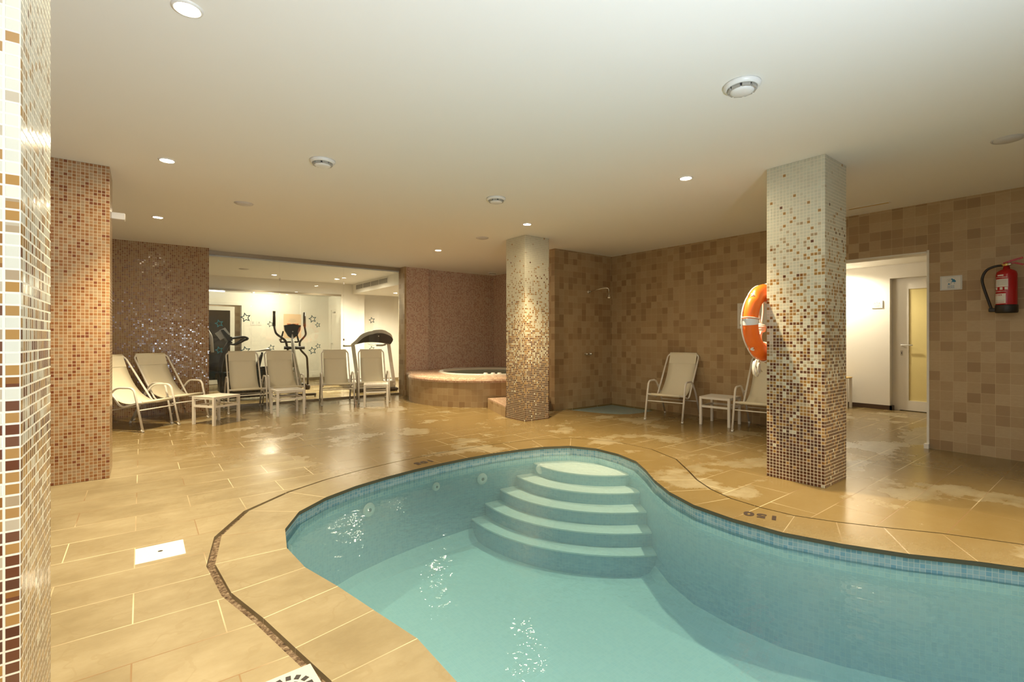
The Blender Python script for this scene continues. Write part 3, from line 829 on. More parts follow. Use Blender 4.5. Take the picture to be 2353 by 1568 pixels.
# ------------------------------------------------------------------ side tables
def make_table():
    t = thing('side_table', 'x', 'table', (0, 0, 0), 0, 'low white metal side tables')
    A = .205; HT = .385
    for sx in (-1, 1):
        for sy in (-1, 1):
            m = MB(); x, y = sx*(A-.0165), sy*(A-.0165); m.box(x-.0165, y-.0165, 0, x+.0165, y+.0165, HT-.002, bev=.002)
            m.build('leg', 'white_metal', t)
    m = MB()
    for s_ in (-1, 1):
        m.box(-A+.033, s_*(A-.012)-.009, HT-.03, A-.033, s_*(A-.012)+.009, HT-.002); m.box(s_*(A-.012)-.009, -A+.033, HT-.03, s_*(A-.012)+.009, A-.033, HT-.002)
        m.box(-A+.033, s_*(A-.014)-.008, .24, A-.033, s_*(A-.014)+.008, .268); m.box(s_*(A-.014)-.008, -A+.033, .24, s_*(A-.014)+.008, A-.033, .268)
    m.build('frame_rails', 'white_metal', t)
    m = MB(); q = A-.004; nn = 15
    m.box(-A, -A, HT-.003, A, -A+.03, HT+.003); m.box(-A, A-.03, HT-.003, A, A, HT+.003); m.box(-A, -A+.03, HT-.003, -A+.03, A-.03, HT+.003); m.box(A-.03, -A+.03, HT-.003, A, A-.03, HT+.003)
    st_ = (2*(A-.03))/nn
    for k in range(nn):
        c = -A+.03+st_*(k+.5); m.box(c-st_*.31, -A+.03, HT-.002, c+st_*.31, A-.03, HT+.002)
    for k in range(5):
        c = -A+.03+(2*(A-.03))/5*(k+.5); m.box(-A+.03, c-.02, HT-.0035, A-.03, c+.02, HT-.0015)
    m.build('tabletop', 'white_metal', t)
    return t
TB = make_table()
TB.location = (.83, 7.88, 0); TB.rotation_euler = (0, 0, R(33)); TB['label'] = 'white slatted side table in front of the second deck chair, its shadow beside it'
dup(TB, 'white side table standing in front of the chair before the cross trainer', (1.81, 8.13, 0), R(2))
dup(TB, 'white side table standing in front of the chair before the treadmill', (3.26, 8.17, 0), R(-22))
dup(TB, 'white side table between the two deck chairs by the beige tiled wall', (6.32, 3.54, 0), R(8))

# ------------------------------------------------------------------ lifebuoy
lb = thing('lifebuoy', 'orange lifebuoy with white bands hanging behind the nearest cream mosaic column', 'lifebuoy', (4.425, 2.055, 1.33), 0, rot=(PI/2, 0, 0))
m = MB(); RM = .265; n1, n2 = 72, 20; rg = []
for i in range(n1):
    a = 2*PI*i/n1; row = []
    for k in range(n2):
        b_ = 2*PI*k/n2; dent = 0
        for ac in (45, 135, 225, 315):
            da = math.atan2(math.sin(a-R(ac)), math.cos(a-R(ac)))
            db = math.atan2(math.sin(b_-R(0)), math.cos(b_-R(0)))
            dent += .022*math.exp(-(da/.09)**2-(db/1.1)**2)
        rr = 1-dent/.07
        rad = RM+.078*math.cos(b_)*rr; row.append(m.b.verts.new((rad*math.cos(a), rad*math.sin(a), .055*math.sin(b_))))
    rg.append(row)
for i in range(n1):
    for k in range(n2):
        f = m.b.faces.new((rg[i][k], rg[(i+1) % n1][k], rg[(i+1) % n1][(k+1) % n2], rg[i][(k+1) % n2])); f.smooth = True
m.build('ring', 'orange', lb)
for ac in (0, 90, 180, 270):
    m = MB(); rg = []
    for i in range(5):
        a = R(ac-5.0+i*2.5); rg.append([m.b.verts.new(((RM+.0800*math.cos(2*PI*k/20))*math.cos(a), (RM+.0800*math.cos(2*PI*k/20))*math.sin(a), .057*math.sin(2*PI*k/20))) for k in range(20)])
    for A, B in zip(rg, rg[1:]):
        for k in range(20): f = m.b.faces.new((A[k], A[(k+1) % 20], B[(k+1) % 20], B[k])); f.smooth = True
    bd = m.build('reflective_band', 'tape', lb)
    m = MB(); a = R(ac-6.5)
    m.tube([((RM+.088*math.cos(2*PI*k/18))*math.cos(a), (RM+.088*math.cos(2*PI*k/18))*math.sin(a), .063*math.sin(2*PI*k/18)) for k in range(18)], .005, 6, closed=True)
    m.build('cord', 'rope', bd)
m = MB()
for q in range(4):
    pts = []
    for k in range(13):
        a = R(45+90*q+90*k/12); rr = RM+.052+.014*math.sin(PI*k/12)
        pts.append((rr*math.cos(a), rr*math.sin(a), -.046))
    m.tube(pts, .006, 6)
for ac in (45, 135, 225, 315):
    a = R(ac); m.tube([((RM+.062)*math.cos(a+.02*math.cos(t_)*1.5), (RM+.062+.016*math.sin(t_))*math.sin(a+.02*math.cos(t_)), .012*math.sin(t_*2)) for t_ in [2*PI*k/12 for k in range(12)]], .006, 6, closed=True)
m.build('grab_line', 'rope', lb)
# the throwing line: hung through the ring, knotted, a loop below
tl = thing('throw_rope', 'white rope hanked inside the orange lifebuoy with a loop hanging below', 'rope', (4.47, 2.15, 1.33))
m = MB()
def cr(pts, r_=.0075): m.tube(catmull(pts, 6, False), r_, 8)
cr([(.01, 0, .30), (.02, 0, .15), (.07, 0, .0), (.075, 0, -.03)]); cr([(.11, 0, .27), (.115, 0, .12), (.09, 0, .01), (.08, 0, -.04)])
m.build('hanger', 'rope', tl)
m = MB()
for z, rr in ((-.02, .034), (-.04, .038), (-.06, .034), (-.078, .030)):
    m.tube([(.085+rr*math.cos(2*PI*k/14), rr*.8*math.sin(2*PI*k/14), z+.008*math.sin(2*PI*k/14+z*40)) for k in range(14)], .011, 8, closed=True)
m.build('knot', 'rope', tl)
m = MB()
for k in range(6):
    dx = .012*(k-2.5); dy = .01*((k*7) % 3-1)
    cr([(.085+dx*.5, dy, -.07), (.05+dx, dy, -.13), (.075+dx*1.3, dy, -.22), (.05+dx*1.3, dy, -.32), (.0+dx, dy, -.40)])
for rx, rz, yy in ((.040, .075, 0), (.028, .06, .02), (.018, .045, -.02)):
    m.tube([(-.005+rx*math.sin(2*PI*k/20)+.0*k, yy, -.415-.0*k+rz*math.cos(2*PI*k/20)) for k in range(20)], .0085, 8, closed=True)
cr([(.02, 0, -.34), (.05, 0, -.42), (.09, 0, -.45)])
m.build('loop', 'rope', tl)

# ------------------------------------------------------------------ signs
def board(name, w_, h_, th, mt, parent): m = MB(); m.box(-w_/2, -h_/2, 0, w_/2, h_/2, th, bev=.001); return m.build(name, mt, parent)
def ringm(par, name, x, y, r0, r1, z, mt, k=32):
    m = MB(); m.lathe([(r0, 0), (r0, .0006), (r1, .0006), (r1, 0)], k, smooth=False); return m.build(name, mt, par, (x, y, z))
def line(par, name, p, q, wdt, z, mt):
    m = MB(); m.bar((*p, z+.0004), (*q, z+.0004), .0008, wdt, up=(0, 0, 1)); return m.build(name, mt, par)
ROTX = (PI/2, 0, -PI/2)            # board facing -X
s1 = thing('rules_sign', 'white pool rules board with crossed-out circles, partly behind the orange lifebuoy', 'sign', (6.749, 3.27, 1.50), rot=ROTX)
board('board', .50, .36, .004, 'paper', s1)
for k, yy in enumerate((.115, .04, -.035)):
    ringm(s1, 'prohibition_symbol', -.185, yy, .026, .030, .004, 'greyink')
    line(s1, 'prohibition_symbol', (-.205, yy+.02), (-.165, yy-.02), .004, .0042, 'redink')
    line(s1, 'prohibition_symbol', (-.2, yy-.014), (-.172, yy+.012), .007, .0046, 'ink')
    m = MB(); m.lathe([(0, .0006), (.007, .0006)], 12); m.build('prohibition_symbol', 'ink', s1, (-.170, yy+.006, .0045))
m = MB(); m.box(-.212, -.142, 0, -.182, -.122, .0006); m.box(-.205, -.122, 0, -.189, -.112, .0006); m.build('bag_symbol', 'blueink', s1, (0, 0, .004))
text_mesh('17', .045, 'number', 'greyink', s1, (-.148, -.125, .005))
line(s1, 'rule_line', (-.215, -.158), (-.13, -.158), .003, .004, 'greyink')
ringm(s1, 'circle_symbol', -.01, .0, .060, .0635, .004, 'greyink', 40)
line(s1, 'circle_symbol', (-.01, 0), (.035, 0), .003, .004, 'greyink')
s2 = thing('sauna_sign', 'small white sauna sign with blue border on the tiled wall beside the doorway', 'sign', (6.749, 1.227, 1.77), rot=ROTX)
board('board', .175, .150, .004, 'paper', s2)
for p, q in (((-.079, -.067), (.079, -.067)), ((.079, -.067), (.079, .067)), ((.079, .067), (-.079, .067)), ((-.079, .067), (-.079, -.067))): line(s2, 'border', p, q, .003, .004, 'blueink')
m = MB(); m.lathe([(0, .0006), (.0075, .0006)], 16); m.build('pictogram', 'blueink', s2, (.008, .037, .0045))
m = MB(); m.prism([(.005, .024), (.016, .036), (.026, .036), (.038, .018), (.036, .006), (.002, .008), (.002, .013), (.012, .016), (.008, .021)], 0, .0006); m.build('pictogram', 'blueink', s2, (0, 0, .0045))
for p, q, ww in (((-.002, .006), (.04, .006), .004), ((.002, .004), (-.002, -.018), .006), ((.028, .004), (.028, -.014), .004), ((.036, .012), (.04, .02), .003)): line(s2, 'pictogram', p, q, ww, .0045, 'blueink')
m = MB(); m.prism([(-.026, -.018), (-.008, -.018), (-.010, -.008), (-.016, -.004), (-.022, -.008)], 0, .0006); m.build('pictogram', 'blueink', s2, (0, 0, .0045))
for x, y, r_ in ((-.027, .024, .009), (-.017, .034, .008), (-.018, .018, .008), (-.008, .028, .007), (-.003, .038, .006)): ringm(s2, 'pictogram', x, y, r_, r_+.0012, .0045, 'greyink', 18)
text_mesh('SAUNA', .017, 'lettering', 'blueink', s2, (0, -.034, .0046)); text_mesh('SAUNA', .017, 'lettering', 'blueink', s2, (0, -.050, .0046))
s3 = thing('changing_room_sign', 'tiny white pictogram plate on the white passage wall left of the frosted door', 'sign', (DX-.001, 2.70, 1.745), rot=ROTX)
board('board', .155, .125, .012, 'paper', s3)
for x, y in ((-.03, .025), (0, .033), (.03, .025)):
    m = MB(); m.lathe([(0, .0008), (.0075, .0008)], 14); m.build('pictogram', 'greyink', s3, (x, y, .012))
for x in (-.04, -.014, .012, .038):
    m = MB(); m.prism([(x-.010, .003), (x+.010, .003), (x+.004, .015), (x-.004, .015)], 0, .0008); m.build('pictogram', 'greyink', s3, (0, 0, .012))
line(s3, 'lettering', (-.045, -.017), (.045, -.017), .004, .012, 'greyink'); line(s3, 'lettering', (-.03, -.03), (.03, -.03), .004, .012, 'greyink')

# ------------------------------------------------------------------ fire extinguisher
fe = thing('fire_extinguisher', 'red fire extinguisher with black hose hung on the right tiled wall', 'fire extinguisher', (6.65, .805, 1.435), R(-90))
# local: -Y faces into the room (world -X), x to the right of the picture
m = MB(); m.lathe([(0, .07), (.074, .07), (.0755, .08), (.0755, .37), (.070, .395), (.052, .412), (.026, .424), (.022, .45), (0, .45)], 40); m.build('cylinder', 'red', fe)
m = MB(); m.lathe([(0, 0), (.076, 0), (.081, .01), (.081, .072), (.0775, .078), (0, .078)], 40); m.box(-.125, -.02, .012, -.06, .03, .05, bev=.008); m.build('base_skirt', 'black', fe)
m = MB(); m.lathe([(0, .448), (.017, .448), (.017, .475), (.012, .485), (0, .485)], 20); m.tube([(-.035, 0, .465), (.03, 0, .468)], .011, 12); m.build('valve', 'brass', fe)
m = MB(); m.lathe([(0, .016), (.014, .014), (.016, 0)], 20); m.build('pressure_gauge', 'chrome', fe, (.022, -.012, .467), (PI/2, 0, 0))
m = MB(); m.bar((-.02, 0, .478), (.035, 0, .50), .012, .02); m.bar((.03, 0, .499), (.11, 0, .522), .010, .018, bev=.002); m.bar((0, 0, .476), (.06, 0, .478), .010, .014, bev=.002); m.bar((.055, 0, .479), (.115, 0, .455), .010, .016, bev=.002)
m.build('lever', 'red', fe)
m = MB(); m.tube(catmull([(-.03, 0, .463), (-.08, 0, .458), (-.135, -.005, .43), (-.165, -.01, .37), (-.168, -.01, .31), (-.15, -.005, .22), (-.125, 0, .12), (-.105, 0, .04)], 5, False), .0115, 12); m.build('hose', 'black', fe)
def label_patch(a0, a1, z0, z1, mt, r_=.0762):
    m = MB(); k = 12
    for i in range(k):
        t0, t1 = a0+(a1-a0)*i/k, a0+(a1-a0)*(i+1)/k
        f = m.face([(r_*math.sin(t0), -r_*math.cos(t0), z0), (r_*math.sin(t1), -r_*math.cos(t1), z0), (r_*math.sin(t1), -r_*math.cos(t1), z1), (r_*math.sin(t0), -r_*math.cos(t0), z1)]); f.smooth = True
    return m.build('label', mt, fe)
TW = -.5     # labels look towards the camera
label_patch(TW-.62, TW+.75, .250, .325, 'paper'); label_patch(TW-.9, TW+.55, .09, .185, 'paper')
for a in (-.62, -.02, .45): label_patch(TW+a-.0, TW+a+.28, .222, .246, 'paper')
for z, a0, a1, mt in ((.355, -.3, .35, 'paper'), (.340, -.6, .7, 'paper'), (.31, -.3, .65, 'greyink'), (.297, -.3, .65, 'greyink'), (.284, -.3, .65, 'greyink'), (.271, -.3, .65, 'greyink'), (.205, -.8, .6, 'paper'), (.118, -.8, .45, 'greyink'), (.098, -.75, .4, 'redink'), (.105, -.75, .4, 'greyink')):
    label_patch(TW+a0, TW+a1, z, z+(.012 if z == .355 else .0035), mt, .0766)
def curved_text(body, size, ang, z, mt, vert=False):
    k = len(body)
    for i, chh in enumerate(body):
        if vert: a, zz = ang, z+(i-(k-1)/2)*size*.8
        else: a, zz = ang+(i-(k-1)/2)*size*.62/.0768, z
        text_mesh(chh, size, 'label', mt, fe, (.0768*math.sin(a), -.0768*math.cos(a), zz), (PI/2, R(-90) if vert else 0, a), ext=.0003, bold=.0008)
curved_text('POLVO', .026, TW-.80, .285, 'paper', True)
curved_text('tiint', .024, TW-.25, .172, 'redink')

# ------------------------------------------------------------------ passage: door, lamp, little table
d1 = thing('frosted_door', 'white framed door with yellow frosted glass in the passage on the right', 'door', (DX+.12, 0, 0))
d1.name = 'door_1'; d1['kind'] = 'structure'
del d1['label']; del d1['category']
m = MB(); m.box(0, 2.43, 0, .08, 2.53, 2.16); m.box(0, 1.42, 2.08, .08, 2.43, 2.16); m.box(0, 1.42, 0, .08, 1.47, 2.08); m.build('door_frame', 'doorwhite', d1)
m = MB(); m.box(-.01, 2.31, .01, .035, 2.43, 2.08); m.box(-.01, 1.47, .01, .035, 1.58, 2.08); m.box(-.01, 1.58, .01, .035, 2.31, .17); m.box(-.01, 1.58, 1.98, .035, 2.31, 2.08); m.build('door_leaf', 'doorwhite', d1)
m = MB(); m.box(.005, 1.58, .17, .02, 2.31, 1.98); m.build('glass_panel', 'frosted', d1)
m = MB(); m.tube(arc_pts([(-.01, 2.40, 1.07), (-.055, 2.40, 1.07), (-.055, 2.25, 1.07)], .015, 4), .009, 10); m.box(-.016, 2.375, 1.035, -.008, 2.425, 1.10); m.build('door_handle', 'white_plastic', d1)
m = MB(); m.box(-.014, 2.385, .90, -.009, 2.415, .98); m.build('lock_plate', 'silver', d1)
m = MB(); m.box(-.0155, 2.396, .925, -.0135, 2.404, .955); m.build('keyhole', 'dark', d1)
tb = thing('stool', 'white legged stool with pale wooden top seen at the edge of the doorway', 'stool', (9.52, 3.16, 0))
m = MB(); m.box(-.12, -.14, .50, .12, .16, .52, bev=.003); m.build('seat_top', 'wood', tb)
for x, y in ((-.10, -.12), (.10, -.12), (-.10, .14), (.10, .14)):
    m = MB(); m.box(x-.018, y-.018, 0, x+.018, y+.018, .50); m.build('leg', 'white_metal', tb)

# ------------------------------------------------------------------ ceiling fittings
def make_down():
    t = thing('downlight', 'x', 'ceiling light', (0, 0, 0), 0, 'recessed ceiling spotlights')
    m = MB(); m.lathe([(.046, -.004), (.050, -.009), (.058, -.008), (.062, 0)], 32); m.build('trim_ring', 'white_metal', t)
    m = MB(); m.lathe([(0, -.006), (.047, -.006)], 32); m.build('lamp_lens', 'lens', t)
    return t
DL = make_down(); firstd = [True]
def down(x, y, z, label, energy=SPOT_W, col=WARM, cone=88, group='recessed ceiling spotlights'):
    if firstd[0]: firstd[0] = False; t = DL; t.location = (x, y, z); t['label'] = label
    else: t = dup(DL, label, (x, y, z))
    halogen((x, y, z-.03), energy, col, cone)
    return t
down(.165, 4.86, H, 'glowing ceiling spotlight above the terracotta mosaic column')
down(.16, 2.56, H, 'large glowing ceiling spotlight at the top left of the photo')
down(.155, 7.23, H, 'glowing ceiling spotlight above the brown mosaic wall and left deck chairs')
down(3.93, 2.53, H, 'glowing ceiling spotlight left of the nearest cream mosaic column')
down(3.92, 4.80, H, 'glowing ceiling spotlight just above the cream column beside the hot tub')
down(3.92, 7.14, H, 'glowing ceiling spotlight in front of the hot tub', energy=SPOT_W)
for x, y in ((.16, .26), (3.93, .26)):
    halogen((x, y, H-.03), SPOT_W, WARM)
GLZ = 2.56
down(2.29, 11.5, GLZ, 'ceiling spotlight in the gym left of the pane joint', 110, WARM2, 150)
down(3.62, 11.45, GLZ, 'ceiling spotlight in the gym, farther of the pair near the air grille', 110, WARM2, 150)
down(3.63, 10.35, GLZ, 'ceiling spotlight in the gym, nearer of the pair near the air grille', 110, WARM2, 150)
down(5.05, 11.4, 2.31, 'ceiling spotlight under the gym soffit at the right', 110, WARM2, 150)
lamp('SPOT', 'spot_beam', (.6, 11.0, GLZ-.03), 110, WARM2, .035, cone=150, blend=.7)
lamp('POINT', 'hall_lamp', (2.6, 13.4, 2.2), 34, WARM2, .06); lamp('POINT', 'hall_lamp', (.2, 13.4, 2.2), 18, WARM2, .06)
lamp('POINT', 'washroom_lamp', (1.6, 15.0, 2.1), 7, WARM2, .06)
lamp('SPOT', 'passage_lamp', (9.35, 3.3, 2.34), 95, WARM2, .05, cone=165, blend=.5); lamp('POINT', 'passage_lamp', (8.6, 3.2, 2.15), 13, WARM2, .2)

def make_det():
    t = thing('smoke_detector', 'x', 'smoke detector', (0, 0, 0), 0, 'round white smoke detectors on the ceiling')
    m = MB(); m.lathe([(0, 0), (.100, 0), (.099, -.012), (.088, -.024), (.080, -.026), (.078, -.012), (0, -.012)], 40); m.build('base', 'white_plastic', t)
    m = MB(); m.lathe([(0, -.012), (.076, -.012), (.062, -.038), (0, -.038)], 40); m.build('sensing_chamber', 'dark', t)
    m = MB()
    for k in range(8):
        a = 2*PI*k/8; M_ = Matrix.Rotation(a, 4, 'Z'); m.box(.052, -.022, -.040, .074, .022, -.014, M_)
    m.build('vane', 'grey', t)
    m = MB(); m.lathe([(0, -.052), (.045, -.051), (.062, -.044), (.066, -.036), (0, -.034)], 40); m.build('cap', 'white_plastic', t)
    return t
DT = make_det(); DT.location = (2.735, 1.40, H); DT['label'] = 'largest-looking smoke detector, on the ceiling at the upper right'
dup(DT, 'smoke detector on the ceiling between two spotlights, upper left of centre', (1.18, 4.10, H))
dup(DT, 'smoke detector on the ceiling above the hot tub side of the pool', (2.94, 4.11, H))
dup(DT, 'smoke detector on the ceiling inside the hot tub alcove', (6.25, 8.88, H))
def make_disc():
    t = thing('ceiling_disc', 'x', 'ceiling cap', (0, 0, 0), 0, 'plain round white caps on the ceiling')
    m = MB(); m.lathe([(0, -.020), (.055, -.018), (.078, -.008), (.083, 0)], 36); m.build('cover', 'capgrey', t)
    m = MB(); m.lathe([(.080, -.002), (.090, -.007), (.095, 0)], 36); m.build('trim_ring', 'capgrey', t)
    return t
SPK = make_disc(); SPK.location = (.88, 5.93, H); SPK['label'] = 'flat round ceiling cap above the deck chairs, left of the smoke detector'
dup(SPK, 'flat round ceiling cap between the two spotlights near the hot tub', (3.95, 5.87, H))
dup(SPK, 'flat round ceiling cap at the right edge of the photo', (5.03, .60, H))
dup(SPK, 'flat round ceiling cap in the gym behind the glass', (1.62, 10.9, GLZ))
m = MB(); m.box(6.335, 1.66, H-.006, 6.345, 2.03, H); m.box(6.395, 1.66, H-.006, 6.405, 2.03, H); m.box(6.335, 1.65, H-.006, 6.405, 1.66, H); m.box(6.335, 2.03, H-.006, 6.405, 2.04, H)
v_ = thing('ceiling_vent', 'narrow slot vent on the ceiling above the doorway', 'vent', (0, 0, 0)); m.build('frame', 'white_metal', v_)
m = MB(); m.box(6.345, 1.66, H-.004, 6.395, 2.03, H-.001); m.build('slot', 'wood', v_)

# gym air grille
ag = thing('air_grille', 'long grey louvred air grille on the soffit inside the gym', 'air vent', (4.318, 0, 0))
m = MB(); m.box(-.006, 10.15, 2.515, 0, 12.15, 2.525); m.box(-.006, 10.15, 2.395, 0, 12.15, 2.405)
for y in (10.15, 10.65, 11.15, 11.65, 12.14): m.box(-.006, y, 2.395, 0, y+.012, 2.525)
m.build('frame', 'white_metal', ag)
m = MB()
for k in range(8): m.box(-.004, 10.16, 2.408+k*.0135, -.001, 12.14, 2.416+k*.0135)
m.build('louvres', 'grey', ag)
m = MB(); m.box(-.001, 10.16, 2.40, 0, 12.14, 2.52); m.build('backing', 'dark', ag)

# ------------------------------------------------------------------ gym machines
def P3(pts): return [tuple(p) for p in pts]
# cross trainer, console and handlebars towards the glass
ct = thing('cross_trainer', 'black elliptical cross trainer standing behind the middle of the glass wall', 'exercise machine', (2.40, 10.42, 0), R(-6))
m = MB(); m.tube(arc_pts([(-.31, .12, 1.70), (-.31, .12, 1.42), (-.285, .05, 1.27), (-.115, -.02, 1.13), (-.085, -.02, .98)], .05), .022, 12); m.tube([(-.31, .12, 1.72), (-.31, .12, 1.42)], .027, 12); m.build('handlebar', 'blacktube', ct)
m = MB(); m.tube(arc_pts([(.25, .12, 1.69), (.255, .12, 1.42), (.275, .05, 1.25), (.14, -.02, 1.10), (.15, -.02, .95), (.29, .05, .80), (.325, .15, .45), (.325, .2, .17)], .05), .020, 12); m.tube([(.25, .12, 1.71), (.255, .12, 1.42)], .027, 12); m.lathe([(0, -.06), (.045, -.05), (.055, 0), (.045, .05), (0, .06)], 20, Matrix.Translation((.325, .2, .16))); m.build('handlebar', 'blacktube', ct)
m = MB(); m.tube(arc_pts([(-.085, -.02, .99), (-.07, 0, .92), (-.2, .05, .78), (-.26, .15, .45), (-.26, .2, .17)], .05), .020, 12); m.build('lower_arm', 'blacktube', ct)
m = MB(); m.tube([(-.145, -.02, .985), (.235, -.02, .985)], .032, 16); m.build('pivot_axle', 'black', ct)
m = MB(); m.tube(arc_pts([(-.15, .06, 1.32), (-.20, .10, 1.10), (.14, .10, 1.10), (.10, .06, 1.27)], .03), .016, 10); m.build('fixed_grip', 'blacktube', ct)
m = MB(); m.tube([(.00, -.02, 1.28), (.02, -.06, .95), (.05, -.10, .60)], .036, 14, rs=[.028, .034, .05]); m.build('mast', 'grey', ct)
m = MB()
con = [(-.145, .02, 1.435), (0.01, .0, 1.465), (.165, .02, 1.435), (.15, .02, 1.34), (.10, .02, 1.23), (.045, .02, 1.19), (-.01, .02, 1.175), (-.07, .02, 1.22), (-.13, .02, 1.33)]
poly = [(p[0], p[2]) for p in con]
m.prism(poly[::-1], -.05, .05, Matrix.Translation((0, .0, 0)) @ Matrix.Rotation(PI/2, 4, 'X')); cc = m.build('console', 'black', ct)
m = MB(); m.lathe([(0, .004), (.010, .003), (.012, 0)], 14); m.build('badge', 'silver', cc, (.01, -.051, 1.31), (PI/2, 0, 0))
m = MB(); hp = [(-.07, .10), (.16, .10), (.175, .32), (.13, .50), (.085, .70), (.05, .70), (.01, .50), (-.05, .32)]
m.prism(hp, -.10, .10, Matrix.Translation((.01, .08, 0)) @ Matrix.Rotation(PI/2, 4, 'X')); bmesh.ops.bevel(m.b, geom=[e for e in m.b.edges if abs(e.verts[0].co.y-e.verts[1].co.y) < 1e-5], offset=.012, segments=2, affect='EDGES'); m.build('flywheel_housing', 'grey', ct)
m = MB(); m.bar((-.32, -.18, .045), (.43, -.18, .045), .05, .05, bev=.01); m.bar((.05, -.18, .05), (.05, .75, .06), .07, .05, bev=.01); m.bar((-.25, .75, .04), (.35, .75, .04), .05, .05, bev=.01); m.build('base_frame', 'blacktube', ct)
for x in (-.30, .41):
    m = MB(); m.lathe([(0, 0), (.022, 0), (.022, .008), (.008, .012), (.008, .03), (0, .03)], 16); m.build('levelling_foot', 'black', ct, (x, -.18, 0))
for x in (-.17, .22):
    m = MB(); m.box(x-.075, .15, .20, x+.075, .52, .235, bev=.01); m.bar((x, .2, .19), (x*1.4, .22, .17), .03, .03); m.bar((x, .5, .21), (x, .78, .30), .04, .03); m.build('pedal', 'black', ct)

# exercise bike, seen from the side
eb = thing('exercise_bike', 'black exercise bike behind the left glass pane, saddle showing between two chairs', 'exercise machine', (1.55, 10.60, 0), R(3))
m = MB(); m.tube(catmull([(-.36, 0, .22), (-.385, 0, .40), (-.38, 0, .60), (-.335, 0, .84), (-.26, 0, 1.03), (-.20, 0, 1.12)], 5, False), .04, 14, rs=None); m.build('front_post', 'black', eb)
m = MB(); m.prism([(-.375, 1.335), (-.345, 1.345), (-.235, 1.215), (-.20, 1.20), (-.19, 1.13), (-.27, 1.12)][::-1], -.12, .12, Matrix.Rotation(PI/2, 4, 'X')); c_ = m.build('console', 'black', eb)
m = MB(); m.bar((-.378, 0, 1.325), (-.290, 0, 1.135+.06), .20, .012, up=(0, 1, 0)); m.build('screen', 'silver', c_)
for s_ in (-1, 1):
    m = MB(); m.tube(catmull([(-.22, s_*.06, 1.17), (-.10, s_*.14, 1.19), (.0, s_*.17, 1.20), (.055, s_*.17, 1.17), (.0, s_*.16, 1.14)], 4, False), .022, 10, rs=None); m.tube(catmull([(-.23, s_*.05, 1.08), (-.15, s_*.08, 1.055), (-.07, s_*.13, 1.09), (.02, s_*.17, 1.15)], 4, False), .016, 10); m.build('handlebar', 'black', eb)
m = MB(); m.prism([(-.40, .18), (-.405, .50), (-.33, .52), (-.05, .56), (.36, .62), (.46, .58), (.50, .30), (.44, .10), (-.30, .08)], -.13, .13, Matrix.Rotation(PI/2, 4, 'X')); bmesh.ops.bevel(m.b, geom=[e for e in m.b.edges if abs(e.verts[0].co.y-e.verts[1].co.y) < 1e-5], offset=.03, segments=3, affect='EDGES'); m.build('body_shell', 'black', eb)
m = MB(); m.prism([(.20, .60), (.30, .60), (.355, .86), (.325, .86)], -.04, .04, Matrix.Rotation(PI/2, 4, 'X')); m.tube([(.34, 0, .82), (.345, 0, .90)], .018); m.build('seat_post', 'black', eb)
m = MB(); m.tube(catmull([(.20, 0, .925), (.28, 0, .93), (.38, 0, .945), (.45, 0, .95), (.47, 0, .945)], 4, False), .03, 14, rs=[.022+.05*min(1, k/11)*1.1 for k in range(17)], flat=.42); sd = m.build('saddle', 'grey', eb)
m = MB(); m.bar((-.42, -.25, .03), (-.42, .25, .03), .05, .05, bev=.01); m.bar((.48, -.25, .03), (.48, .25, .03), .05, .05, bev=.01); m.bar((-.42, 0, .05), (.48, 0, .05), .08, .05); m.build('base_frame', 'blacktube', eb)
for s_ in (-1, 1):
    m = MB(); m.bar((.05, s_*.14, .30), (.05+.1*s_, s_*.16, .30-.12*s_), .03, .02); m.box(.05+.1*s_-.05, s_*.16-.04*(1 if s_ < 0 else 0), .28-.12*s_, .05+.1*s_+.05, s_*.16+.04+.04*(1 if s_ > 0 else 0), .31-.12*s_); m.build('pedal', 'black', eb)

# treadmill
tm = thing('treadmill', 'grey treadmill with arched console behind the right glass pane', 'exercise machine', (4.02, 10.30, 0), R(-8))
X0, X1 = -.41, .39
m = MB(); m.bar((X0+.02, .12, 1.06), (X0+.12, .0, .12), .075, .055, up=(0, 1, 0), bev=.012); m.build('upright_post', 'silver', tm)
m = MB(); m.bar((X1, .12, 1.06), (X1+.10, .0, .12), .075, .055, up=(0, 1, 0), bev=.012); m.build('upright_post', 'silver', tm)
def arch(outer, inner, y0, y1, mt, name, par):
    m = MB(); poly = outer+inner[::-1]
    m.prism(poly[::-1], y0, y1, Matrix.Rotation(PI/2, 4, 'X'))
    return m.build(name, mt, par)
def cm2(P, k=6): return [(p.x, p.y) for p in catmull([(*p, 0) for p in P], k, False)]
o1 = cm2([(-.44, 1.05), (-.34, 1.14), (-.23, 1.255), (-.10, 1.315), (.0, 1.335), (.05, 1.355), (.20, 1.365), (.30, 1.345), (.34, 1.32), (.42, 1.27), (.455, 1.19), (.44, 1.11), (.39, 1.05)])
i1 = cm2([(-.43, 1.02), (-.38, 1.03), (-.20, 1.075), (-.05, 1.085), (.10, 1.08), (.25, 1.065), (.36, 1.02)])
arch(o1, i1, -.08, -.02, 'grey', 'console', tm)
o2 = cm2([(-.34, 1.06), (-.22, 1.175), (-.10, 1.24), (.0, 1.265), (.08, 1.285), (.20, 1.285), (.31, 1.255), (.40, 1.205), (.44, 1.14), (.40, 1.06)])
arch(o2, [(-.35, 1.05), (-.20, 1.08), (-.05, 1.09), (.10, 1.085), (.25, 1.07), (.38, 1.04)], .075, .085, 'black', 'console_back', tm)
m = MB(); m.lathe([(0, .004), (.010, .003), (.012, 0)], 14); m.build('badge', 'silver', tm, (.12, -.086, 1.22), (PI/2, 0, 0))
